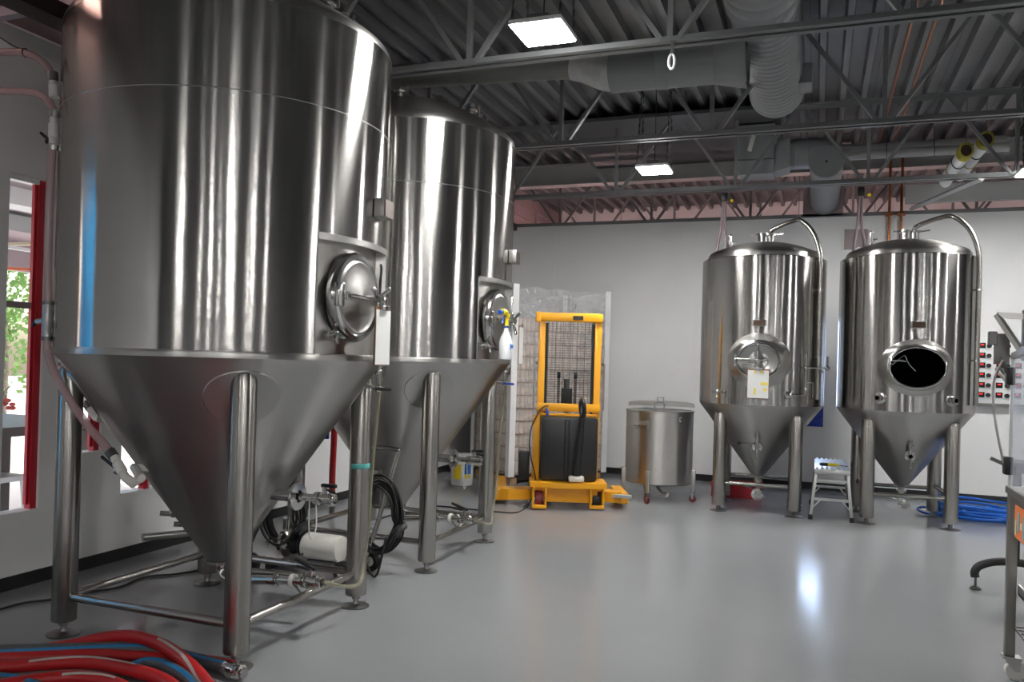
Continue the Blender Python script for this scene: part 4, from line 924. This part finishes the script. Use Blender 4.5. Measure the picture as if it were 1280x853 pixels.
# black arched stand
o = thing('arched_stand', 'black arched foot of a stand with small levelling pads', 'stand', (1.25, 6.8, 0))
W_('arch', 'black_rubber', MB().tube(smooth_path([(1.085, 6.74, .085), (1.083, 6.745, .125), (1.11, 6.75, .165), (1.19, 6.76, .20), (1.30, 6.78, .21), (1.42, 6.80, .20), (1.53, 6.82, .15), (1.56, 6.82, .09)], 5), .028, 12))
for x, y in ((1.089, 6.742), (1.555, 6.82), (1.36, 7.03)):
    s_ = W_('pad_stem', 'dark_steel', MB().cyl((x, y, .012), (x, y, .10), .008, n=8)); W_('pad', 'black_rubber', MB().lathe([(.001, .001), (.036, .001), (.038, .008), (.02, .022), (.001, .024)], (x, y, 0), n=18), s_)
W_('rear_arch', 'black_rubber', MB().tube(smooth_path([(1.36, 7.03, .09), (1.36, 7.0, .14), (1.35, 6.9, .19), (1.33, 6.78, .21)], 5), .026, 10)); W_('column', 'black_rubber', MB().cyl((1.335, 6.785, .2), (1.335, 6.785, .85), .028, n=14)); W_('seat', 'black_rubber', MB().lathe([(.001, .85), (.16, .85), (.17, .87), (.17, .90), (.15, .92), (.001, .92)], (1.335+.08, 6.785, 0), n=28))

# ------------------------------------------------------------------ hoses and fittings beside the closest tall tank
def hp3(x, y, Y=3.2): return ony(x, y, Y)
def fitting(o, P, r, mat='fitting_steel', name='fitting'):
    return W_(name, mat, MB().tube(P, r, 14))
o = thing('upper_wort_hose', 'pinkish clear hose curving in above and ending in a white union', 'hose', hp3(66, 128))
W_('hose', 'clear_hose', MB().tube(smooth_path([hp3(-40, 60), hp3(0, 65), hp3(30, 66), hp3(52, 76), hp3(63, 90), hp3(66, 100)], 7), .020, 12))
W_('clamp', 'fitting_steel', MB().cyl(hp3(66, 90), hp3(66, 102), .026, n=16)); W_('union', 'pvc_white', MB().tube([hp3(66, 102), hp3(66, 106), hp3(67, 107), hp3(68, 122)], [.018, .018, .025, .025], 14))
W_('cable_tie', 'black_plastic', MB().torus(hp3(32, 66), (1, 0, 0), .022, .004, 14, 6))
W_('tie_wire', 'black_rubber', MB().tube(smooth_path([hp3(-20, 38), hp3(0, 47), hp3(18, 58), hp3(32, 62)], 5), .004, 6))
o = thing('transfer_hose', 'pinkish clear hose with valves hanging down the tank side to its cone', 'hose', hp3(150, 600))
W_('hose', 'clear_hose', MB().tube(smooth_path([hp3(-40, 112), hp3(0, 114), hp3(36, 115), hp3(56, 122), hp3(66, 136), hp3(68, 143)], 7), .020, 12))
W_('clamp', 'fitting_steel', MB().cyl(hp3(68, 138), hp3(67.5, 147), .026, n=16))
v = W_('check_valve', 'pvc_white', MB().tube([hp3(67.5, 147), hp3(67, 154), hp3(67, 155), hp3(67, 172), hp3(66.5, 173), hp3(66.5, 180)], [.019, .019, .026, .026, .021, .021], 14)); W_('lever', 'black_plastic', MB().bar(hp3(62, 176), hp3(51, 166), .012, .012).ball(hp3(60, 177), .016), v)
W_('clamp', 'fitting_steel', MB().cyl(hp3(66.5, 181), hp3(66, 188), .027, n=16)); W_('trigger_clip', 'black_plastic', MB().tube(smooth_path([hp3(74, 175), hp3(79, 168), hp3(77, 160), hp3(77, 185), hp3(74, 194)], 5), .004, 6))
W_('hose', 'clear_hose', MB().tube(smooth_path([hp3(65, 186), hp3(63, 230), hp3(61, 280), hp3(60, 330), hp3(60, 378)], 7), .021, 12))
bv = W_('ball_valve', 'satin_steel', MB().tube([hp3(60, 378), hp3(60, 382), hp3(60, 388), hp3(60, 397), hp3(60, 405), hp3(59, 412), hp3(59, 425)], [.026, .02, .02, .030, .03, .02, .024], 14).cyl(hp3(60, 401), hp3(46, 402), .014, n=10)); W_('lever', 'black_plastic', MB().bar(hp3(46, 400), hp3(41, 408), .016, .012), bv)
W_('clamp', 'dark_steel', MB().cyl(hp3(60, 377), hp3(60, 381), .029, n=14)); W_('clamp', 'dark_steel', MB().cyl(hp3(59, 421), hp3(59, 426), .027, n=14))
W_('hose', 'clear_hose', MB().tube(smooth_path([hp3(59, 424), hp3(60, 440), hp3(68, 465), hp3(84, 495), hp3(108, 530), hp3(130, 556), hp3(139, 567)], 7), .021, 12))
W_('clamp', 'dark_steel', MB().cyl(hp3(137, 564), hp3(142, 571), .027, n=14))
p1, p2, p3, p4 = hp3(142, 571), hp3(157, 597), hp3(166, 604), hp3(176, 598)
pv = W_('white_valve_elbow', 'pvc_white', MB().tube([p1, p1.lerp(p2, .25), p1.lerp(p2, .3), p1.lerp(p2, .75), p1.lerp(p2, .8), p2, p3, p4, Vector((-3.34, 3.40, .905)), Vector((-3.28, 3.46, .90))], [.02, .02, .026, .026, .021, .023, .026, .023, .022, .02], 14)); W_('valve_body', 'fitting_steel', MB().ball(hp3(146, 588), .022), pv); W_('lever', 'black_plastic', MB().bar(hp3(143, 584), hp3(127, 571), .012, .012), pv)
# shorter white fitting seen past the leg
o = thing('side_hose_end', 'pinkish hose end with a white cuff tucked behind the tank leg', 'hose', ony(115, 515, 3.75))
W_('hose', 'clear_hose', MB().tube(smooth_path([ony(75, 455, 3.75), ony(92, 480, 3.75), ony(108, 503, 3.75)], 6), .020, 12)); W_('clamp', 'dark_steel', MB().cyl(ony(108, 503, 3.75), ony(113, 511, 3.75), .028, n=14)); W_('cuff', 'pvc_white', MB().tube([ony(113, 511, 3.75), ony(121, 521, 3.75), ony(126, 524, 3.72)], [.026, .03, .024], 14))

# brewery hoses piled on the floor in the near corner
def hose(name, pts, r, mat, label, stripe=(0, 1), smat=None, ang=0.3, half=.32):
    P = smooth_path(pts, 9); o = thing(name, label, 'hose', V3(pts[0]).lerp(V3(pts[-1]), .5)*1)
    o.location.z = 0; INV[o.name] = Matrix.Translation(-o.location)
    h = MB().tube(P, r, 16).build('hose', mat, o, world=True)
    if smat: MB().strip(P[int(stripe[0]*len(P)):max(4, int(stripe[1]*len(P)))], r, ang, half).build('printed_band', smat, h, world=True)
    return o
g_ = lambda x, y, z: tuple(onz(x, y, z))
hose('red_brewery_hose', [g_(60, 812, .032), g_(95, 806, .05), g_(130, 798, .085), g_(165, 796, .105), g_(196, 804, .11), g_(224, 821, .10), g_(250, 845, .075), g_(270, 880, .04), g_(262, 930, .03)], .031, 'red_rubber', 'red rubber hose arching over the grey hoses in the floor pile', (.52, .9), 'white_print', lambda s: .3+.9*min(1, max(0, (s-.35)*3)), .24)
hose('grey_brewery_hose', [g_(-80, 816, .05), g_(0, 815, .05), g_(70, 813, .05), g_(140, 811, .05), g_(185, 812, .048), g_(225, 820, .036), g_(262, 830, .034), g_(283, 836, .034)], .032, 'grey_rubber', 'grey hose with a blue line running straight to a steel end fitting', (0, 1), 'blue_print', lambda s: 1.3-1.0*s, .22)
e0 = V3(g_(281, 835.5, .034)); e1 = V3(g_(306, 843, .034)); dd = (e1-e0).normalized()
o = bpy.data.objects['grey_brewery_hose']
W_('ferrule', 'fitting_steel', MB().lathe([(.033, 0), (.036, .004), (.036, .075), (.03, .08), (.024, .082)], e0, dd, 22)); m = MB(); triclamp(m, e0+dd*.10, dd, .036); m.cyl(e0+dd*.07, e0+dd*.13, .024, n=14); W_('clamp', 'fitting_steel', m)
hose('red_brewery_hose', [g_(-60, 838, .036), g_(20, 833, .05), g_(70, 829, .065), g_(115, 829, .07), g_(160, 837, .07), g_(205, 851, .06), g_(240, 880, .036)], .031, 'red_rubber', 'red rubber hose with a long white printed band in the floor pile', (.22, .72), 'white_print', lambda s: .7-.7*s, .2)
hose('grey_brewery_hose', [g_(150, 845, .035), g_(175, 832, .05), g_(198, 831, .06), g_(222, 841, .06), g_(243, 858, .05), g_(262, 900, .034)], .031, 'grey_rubber', 'short grey hose bend with a blue line between the red hoses', (0, 1), 'blue_print', .45, .3)
hose('red_brewery_hose', [g_(-50, 868, .034), g_(20, 855, .05), g_(70, 848, .06), g_(110, 848, .06), g_(150, 858, .05), g_(200, 895, .034)], .031, 'red_rubber', 'red rubber hose lying lowest at the front of the floor pile', (.45, .8), 'white_print', lambda s: .8-.6*s, .2)
hose('grey_brewery_hose', [g_(-60, 846, .05), g_(0, 850, .05), g_(35, 856, .045), g_(80, 880, .034), g_(120, 920, .034)], .031, 'grey_rubber', 'grey hose with a blue line curving out at the very front of the pile', (0, 1), 'blue_print', .4, .3)
hose('red_brewery_hose', [g_(-60, 825, .032), g_(40, 822, .032), g_(110, 819, .032), g_(180, 822, .032), g_(250, 826, .034), g_(290, 833, .034)], .029, 'red_rubber', 'red rubber hose mostly hidden under the straight grey hose')

# ------------------------------------------------------------------ pump cart between the tall tanks
o = thing('pump_cart', 'wheeled transfer pump with white motor and bent tube handle', 'pump', (-3.15, 5.02, 0))
W_('base_plate', 'satin_steel', MB().bb(-3.62, -2.90, 4.88, 5.16, .075, .087, .003))
mt = W_('motor', 'motor_white', MB().lathe([(.001, 0), (.06, .004), (.085, .012), (.092, .03), (.092, .28), (.088, .30), (.06, .31), (.001, .312)], (-3.34, 5.0, .185), (1, 0, 0), 32)); W_('motor_foot', 'dark_steel', MB().bb(-3.28, -3.06, 4.94, 5.06, .087, .10), mt, smooth=False)
for y in (4.935, 5.02): W_('bolt', 'black_plastic', MB().ball((-3.30, y-.02, .14), .008), mt)
W_('coupling', 'black_plastic', MB().lathe([(.001, 0), (.07, 0), (.075, .01), (.06, .06), (.08, .075), (.08, .09), (.001, .09)], (-3.43, 5.0, .185), (1, 0, 0), 24))
W_('pump_head', 'fitting_steel', MB().lathe([(.001, 0), (.09, .002), (.098, .01), (.098, .04), (.07, .05), (.05, .07)], (-3.52, 5.0, .185), (1, 0, 0), 28).cyl((-3.50, 5.0, .25), (-3.50, 5.0, .36), .024, n=14).cyl((-3.52, 5.0, .185), (-3.66, 5.0, .185), .024, n=14))
W_('suction_clamp', 'fitting_steel', MB().lathe([(.026, -.012), (.042, -.01), (.042, .01), (.026, .012)], (-3.63, 5.0, .185), (1, 0, 0), 18))
for y in (4.84, 5.20):
    w_ = W_('wheel', 'black_rubber', MB().lathe([(.001, -.018), (.04, -.02), (.06, -.024), (.075, -.012), (.075, .012), (.06, .024), (.04, .02), (.001, .018)], (-2.925, y, .075), (0, 1, 0), 26)); W_('hub', 'motor_white', MB().lathe([(.001, -.026), (.035, -.024), (.038, 0)], (-2.925, y, .075), (0, 1, 0), 18), w_)
W_('skid_foot', 'black_rubber', MB().bb(-3.60, -3.56, 4.9, 5.14, 0, .075, .006))
hd = smooth_path([(-3.00, 5.13, .09), (-3.06, 5.20, .40), (-3.08, 5.22, .58), (-3.05, 5.24, .76), (-2.99, 5.25, .86), (-2.88, 5.25, .878), (-2.76, 5.25, .872), (-2.75, 5.25, .85), (-2.78, 5.24, .74), (-2.88, 5.18, .30), (-2.93, 5.13, .09)], 6)
W_('handle', 'pipe_steel', MB().tube(hd, .016, 12)); W_('control_box', 'dark_steel', MB().box((-2.96, 5.25, .60), (.15, .05, .26), bev=.008)); W_('box_face', 'satin_steel', MB().box((-2.96, 5.222, .60), (.13, .006, .23)), smooth=False)

def coil(name, c, rx, rz, n, label, seed, yd=.035, tail=None, r=.0075):
    random.seed(seed); o = thing(name, label, 'cable coil', (c[0], c[1], max(0, c[2]-rz))); pts = []
    for k in range(n*14):
        a = 2*PI*k/14; j = k//14; f_ = 1-.36*random.Random(seed*31+j).random(); ph = random.Random(seed*17+j).uniform(-.02, .02)
        pts.append((c[0]+rx*f_*math.cos(a)+ph, c[1]+yd*math.sin(a*.5+j*1.7)+ph, c[2]+rz*f_*math.sin(a)-(rz*(1-f_))*.4))
    W = MB().tube(smooth_path(pts, 3), r, 7).build('loops', 'black_rubber', o, world=True)
    MB().tube(smooth_path([(c[0]+rx*.85, c[1]-.05, c[2]-rz*.45), (c[0]+rx*.95, c[1]-.04, c[2]-rz*.35), (c[0]+rx*1.0, c[1]+.03, c[2]-rz*.25)], 4), .03, 8).build('cable_wrap', 'black_plastic', o, world=True)
    if tail: MB().tube(smooth_path(tail, 6), r*1.1, 8).build('tail', 'black_rubber', o, world=True)
    return o
coil('cable_coil', (-2.83, 5.14, .43), .18, .28, 13, 'black cable coiled over the bent tube handle of the pump cart', 5, tail=[(-2.95, 5.08, .25), (-2.90, 5.07, .13), (-2.83, 5.06, .02), (-2.79, 5.06, .03), (-2.76, 5.07, .16), (-2.75, 5.1, .28)])
o = thing('hose_cart', 'small black wheeled cart carrying looped cable near the tank cone', 'cart', (-3.62, 4.86, 0))
for x in (-3.64,): W_('wheel', 'black_rubber', MB().lathe([(.001, -.018), (.05, -.02), (.07, -.012), (.07, .012), (.05, .02), (.001, .018)], (x, 4.80, .07), (0, 1, 0), 24))
W_('wheel', 'black_rubber', MB().lathe([(.001, -.018), (.05, -.02), (.07, -.012), (.07, .012), (.05, .02), (.001, .018)], (-3.68, 4.60, .07), (0, 1, 0), 24)); W_('axle', 'dark_steel', MB().cyl((-3.64, 4.80, .07), (-3.68, 4.60, .07), .01, n=8))
W_('frame', 'black_plastic', MB().tube([(-3.66, 4.72, .07), (-3.58, 4.80, .35), (-3.52, 4.86, .62)], .014, 8).tube([(-3.74, 4.70, .07), (-3.66, 4.78, .35), (-3.60, 4.84, .62)], .014, 8)); W_('top_bar', 'black_plastic', MB().cyl((-3.52, 4.86, .62), (-3.60, 4.84, .62), .014, n=8)); W_('socket', 'yellow_plastic', MB().cyl((-3.66, 4.70, .36), (-3.62, 4.69, .36), .018, n=10))
coil('cable_coil', (-3.50, 4.96, .40), .19, .24, 11, 'black cable looped on the small cart behind the tank cone', 9)

# red riser hose with blue valve and steel elbow on the left wall
o = thing('red_riser', 'upright red hose with a steel tip beside the left wall', 'hose', (-4.2, 6.75, 0))
W_('hose', 'red_rubber', MB().tube(smooth_path([(-4.22, 6.75, 1.15), (-4.215, 6.74, .8), (-4.21, 6.72, .40), (-4.19, 6.70, .13)], 6), .030, 12)); W_('steel_tip', 'dark_steel', MB().cyl((-4.19, 6.70, .13), (-4.19, 6.70, .02), .026, n=14))
W_('blue_collar', 'blue_plastic', MB().cyl((-4.30, 6.75, .96), (-4.30, 6.75, .74), .022, n=12)); W_('elbow', 'satin_steel', MB().tube(smooth_path([(-4.17, 6.70, .97), (-4.12, 6.70, .9), (-4.09, 6.70, .82), (-4.03, 6.70, .79), (-3.98, 6.7, .82)], 5), .022, 10))
o = thing('wall_manifold', 'steel valve manifold with blue handles low beside the left wall', 'valve manifold', (-4.30, 4.95, 0))
W_('stub', 'satin_steel', MB().cyl((-4.42, 4.60, .20), (-4.22, 5.0, .19), .026, n=14)); W_('body', 'fitting_steel', MB().cyl((-4.22, 5.0, 0.0), (-4.22, 5.0, .35), .03, n=14)); 
for z, y in ((.40, 4.72), (.30, 4.86)): vv = W_('valve', 'fitting_steel', MB().ball((-4.26, y, z-.03), .036).cyl((-4.33, y-.06, z-.03), (-4.19, y+.08, z-.05), .02, n=12)); W_('blue_handle', 'blue_plastic', MB().box((-4.26, y, z+.03), (.05, .07, .07), bev=.015), vv)
W_('link_pipe', 'fitting_steel', MB().cyl((-4.24, 4.88, .25), (-4.22, 5.0, .25), .016, n=10))

# ------------------------------------------------------------------ clipboards, spray bottle, bucket
def clipboard(loc, rz, tilt, label, marks, sz=(.165, .30)):
    o = thing('clipboard', label, 'clipboard', loc, rz, 'clipboards hung on the tanks'); R3 = Matrix.Rotation(tilt, 3, 'X'); hw, h = sz[0]/2, sz[1]
    b_ = MB().box(R3 @ Vector((0, 0, -h/2)), (sz[0], .006, h), R3).build('board', 'board_brown', o, smooth=False)
    MB().box(R3 @ Vector((.0, -.005, -h/2-.006)), (sz[0]-.012, .003, h-.02), R3).build('paper', 'paper', o, smooth=False)
    for (x, z, w_, hh) in marks: MB().box(R3 @ Vector((x, -.0072, -z)), (w_, .001, hh), R3).build('highlight', 'highlighter', o, smooth=False)
    MB().box(R3 @ Vector((0, -.012, -.004)), (.075, .016, .03), R3, .004).build('clip', 'fitting_steel', o)
    return o
clipboard((-2.165, 3.905, 1.79), PI/2, .0, 'clipboard hung on the manway of the tank with teal tape', [], (.165, .31))
clipboard((-2.12, 5.99, 1.80), PI/2+.15, .0, 'clipboard hung beside the spray bottle on the tank manway', [], (.15, .30))
clipboard((S1[0]+.02, S1[1]-RB-.095, 1.52), .02, .0, 'clipboard with yellow marks hung on the small closed tank', [(-.03, .035, .03, .02), (.035, .035, .04, .02), (.06, .15, .07, .03), (.07, .21, .035, .03), (-.03, .23, .02, .07)], (.215, .30))
o = thing('spray_bottle', 'white spray bottle with yellow trigger hung on the tank manway', 'spray bottle', (-2.17, 5.80, 1.53))
W_('bottle', 'bottle_plastic', MB().lathe([(.001, 0), (.044, 0), (.048, .008), (.048, .13), (.04, .165), (.022, .20), (.015, .225), (.015, .235)], (-2.17, 5.795, 1.535), (.0, .04, 1), 24))
W_('collar', 'blue_plastic', MB().cyl((-2.17, 5.805, 1.77), (-2.17, 5.806, 1.785), .018, n=16)); hd_ = W_('trigger_head', 'yellow_plastic', MB().tube(smooth_path([(-2.17, 5.806, 1.78), (-2.17, 5.81, 1.83), (-2.17, 5.80, 1.865), (-2.175, 5.77, 1.885), (-2.18, 5.73, 1.885)], 4), [.014]*9+[.024]*8, 12).ball((-2.17, 5.82, 1.86), .022))
W_('nozzle', 'blue_plastic', MB().cyl((-2.18, 5.735, 1.885), (-2.185, 5.69, 1.88), .017, n=12), hd_); W_('trigger', 'blue_plastic', MB().tube([(-2.175, 5.77, 1.86), (-2.178, 5.745, 1.82), (-2.178, 5.735, 1.80)], .007, 8), hd_)
W_('label_print', 'ink_blue', MB().bb(-2.123, -2.1205, 5.785, 5.83, 1.62, 1.645).bb(-2.123, -2.1205, 5.768, 5.778, 1.61, 1.65), smooth=False)
o = thing('bucket', 'white plastic bucket with yellow and blue labels on the floor', 'bucket', (-4.02, 9.35, 0))
W_('body', 'white_paint', MB().lathe([(.001, 0), (.128, 0), (.13, .006), (.145, .33), (.155, .335), (.155, .35), (.148, .352), (.146, .37), (.14, .37), (.14, .34)], (-4.02, 9.35, 0), n=36))
W_('label_yellow', 'yellow_plastic', MB().lathe([(.135, .08), (.1432, .26)], (-4.02, 9.35, 0), n=12, a0=-1.95, a1=-1.25), smooth=True); W_('label_blue', 'ink_blue', MB().lathe([(.1375, .14), (.1436, .27)], (-4.02, 9.35, 0), n=12, a0=-.95, a1=-.3)); W_('label_yellow', 'yellow_plastic', MB().lathe([(.1352, .09), (.1374, .135)], (-4.02, 9.35, 0), n=12, a0=-.95, a1=-.3))
W_('bail', 'satin_steel', MB().tube(smooth_path([(-4.16, 9.33, .34), (-4.10, 9.20, .27), (-3.98, 9.19, .25), (-3.89, 9.30, .34)], 6), .003, 6))
# floor cables
o = tag(MB().tube(smooth_path([onz(470, 650, .008), onz(500, 641, .008), onz(540, 633, .008), onz(580, 636, .008), onz(620, 640, .008), onz(645, 641, .008), onz(658, 634, .008), (-2.82, 8.40, .01)], 8), .007, 6).build('power_cable', 'black_rubber'), 'black power cable trailing along the floor to the yellow stacker', 'cable')
o = tag(MB().tube(smooth_path([onz(-30, 770, .008), onz(0, 762, .008), onz(30, 754, .008), onz(62, 750, .008), onz(110, 741, .008), onz(150, 734, .008), onz(180, 722, .008), onz(220, 718, .008), onz(256, 712, .008)], 8), .007, 6).build('power_cable', 'black_rubber'), 'black power cable along the floor under the tank with teal tape', 'cable')

# ------------------------------------------------------------------ outdoors beyond the windows
MB().bb(-40, -4.86, -12, 40, -.14, -.02).build('ground_outside', 'pavement', world=True, smooth=False, kind='structure')
o = thing('patio_canopy', 'mauve patio ceiling with pale beam seen through the narrow window', 'canopy', (-7.5, 6, 2.72))
W_('soffit', 'mauve_paint', MB().bb(-9.2, -4.95, 1.5, 9.5, 2.82, 2.9), smooth=False); W_('beam', 'white_paint', MB().bb(-6.35, -6.1, 1.5, 9.5, 2.68, 2.82), smooth=False); W_('fascia', 'mauve_paint', MB().bb(-9.2, -9.1, 1.5, 9.5, 2.45, 2.82), smooth=False)
W_('dark_panel', 'soffit_paint', MB().bb(-8.2, -7.2, 1.5, 9.5, 2.79, 2.82), smooth=False)
for y in (1.6, 9.4): W_('post', 'mauve_paint', MB().bb(-9.18, -9.08, y-.05, y+.05, -.02, 2.82), smooth=False)
for (a, b_, mt_, l) in (((-7.6, 6.0, 2.55), (-7.0, 6.6, 2.66), 'cream_paint', 'cream ribbon strung under the patio ceiling'), ((-8.2, 6.2, 2.35), (-7.8, 7.4, 2.42), 'orange_paint', 'orange ribbon strung under the patio ceiling'), ((-7.4, 5.4, 2.50), (-7.0, 6.4, 2.44), 'white_paint', 'white ribbon strung under the patio ceiling')):
    tag(MB().bar(V3(a)-(V3(b_)-V3(a))*.2, V3(b_), .05, .03).build('patio_ribbon', mt_, smooth=False), l, 'ribbon', 'ribbons under the patio ceiling')
tag(MB().bb(-7.6, -7.52, -1.2, 1.5, -.02, 4.6).build('blue_reflection_board', 'reflection_board_blue', smooth=False), 'tall bright blue board added outside the left wall for its reflection in the tank', 'reflection board')  # unseen board, added so the closest tank mirrors a blue streak
def tree(x, y, h, r, label, seed):
    o = thing('garden_tree', label, 'tree', (x, y, -.02), group='trees outside the windows'); rnd = random.Random(seed)
    MB().tube([(0, 0, 0), (.04, .02, h*.35), (-.03, .05, h*.7)], [.09, .07, .03], 10).build('trunk', 'bark', o)
    m = MB()
    for k in range(1500):
        u = Vector((rnd.gauss(0, 1), rnd.gauss(0, 1), rnd.gauss(0, 1))).normalized()*rnd.random()**.45; p = Vector((u.x*r, u.y*r, h*.62+u.z*h*.42)); s = rnd.uniform(.04, .09)
        a = Vector((rnd.uniform(-1, 1), rnd.uniform(-1, 1), rnd.uniform(-1, 1))).normalized()*s; b_ = a.orthogonal().normalized()*s*.6
        m.bm.faces.new([m.bm.verts.new(q) for q in (p-a, p+b_, p+a, p-b_)])
    m.build('leaves', 'leaf', o, smooth=False, kind='stuff')
tree(-13.5, 10.6, 3.4, 1.5, 'leafy tree outside, nearer the patio canopy', 1); tree(-17, 16.5, 4.5, 2.0, 'leafy tree outside, farther back along the street', 2); tree(-16, 9.0, 4.0, 1.6, 'leafy tree outside the first windows of the left wall', 4)
o = thing('patio_table', 'dark wooden patio table outside the narrow window', 'table', (-6.05, 4.75, -.02))
W_('top', 'dark_wood', MB().bb(-6.7, -5.5, 4.3, 5.3, .86, .93), smooth=False)
for x in (-6.6, -5.6):
    for y in (4.4, 5.2): W_('leg', 'dark_wood', MB().bb(x-.05, x+.05, y-.05, y+.05, -.02, .86), smooth=False)
o = thing('patio_stool', 'bare metal stool beside the dark patio table', 'stool', (-5.35, 4.15, -.02))
W_('seat', 'alu', MB().bb(-5.5, -5.2, 4.0, 4.32, .58, .62, .01))
for x, y in ((-5.47, 4.03), (-5.23, 4.03), (-5.47, 4.29), (-5.23, 4.29)): W_('leg', 'alu', MB().cyl((x, y, .58), (x+(x+5.35)*.3, y+(y-4.16)*.3, -.02), .016, n=8))
o = thing('red_flower', 'small red flower head hanging by the window frame outside', 'flower', (-5.0, 3.98, 1.12))
for k in range(6): a = k*PI/3; W_('petal', 'flower_red', MB().ball((-5.0+.02*math.cos(a), 3.98+.025*math.cos(a+1), 1.14+.03*math.sin(a)), .02, (1, 1, .7), 8))
W_('stem', 'bark', MB().tube([(-5.0, 3.98, 1.14), (-5.01, 3.95, 1.22), (-5.0, 3.99, 1.26)], .004, 6))
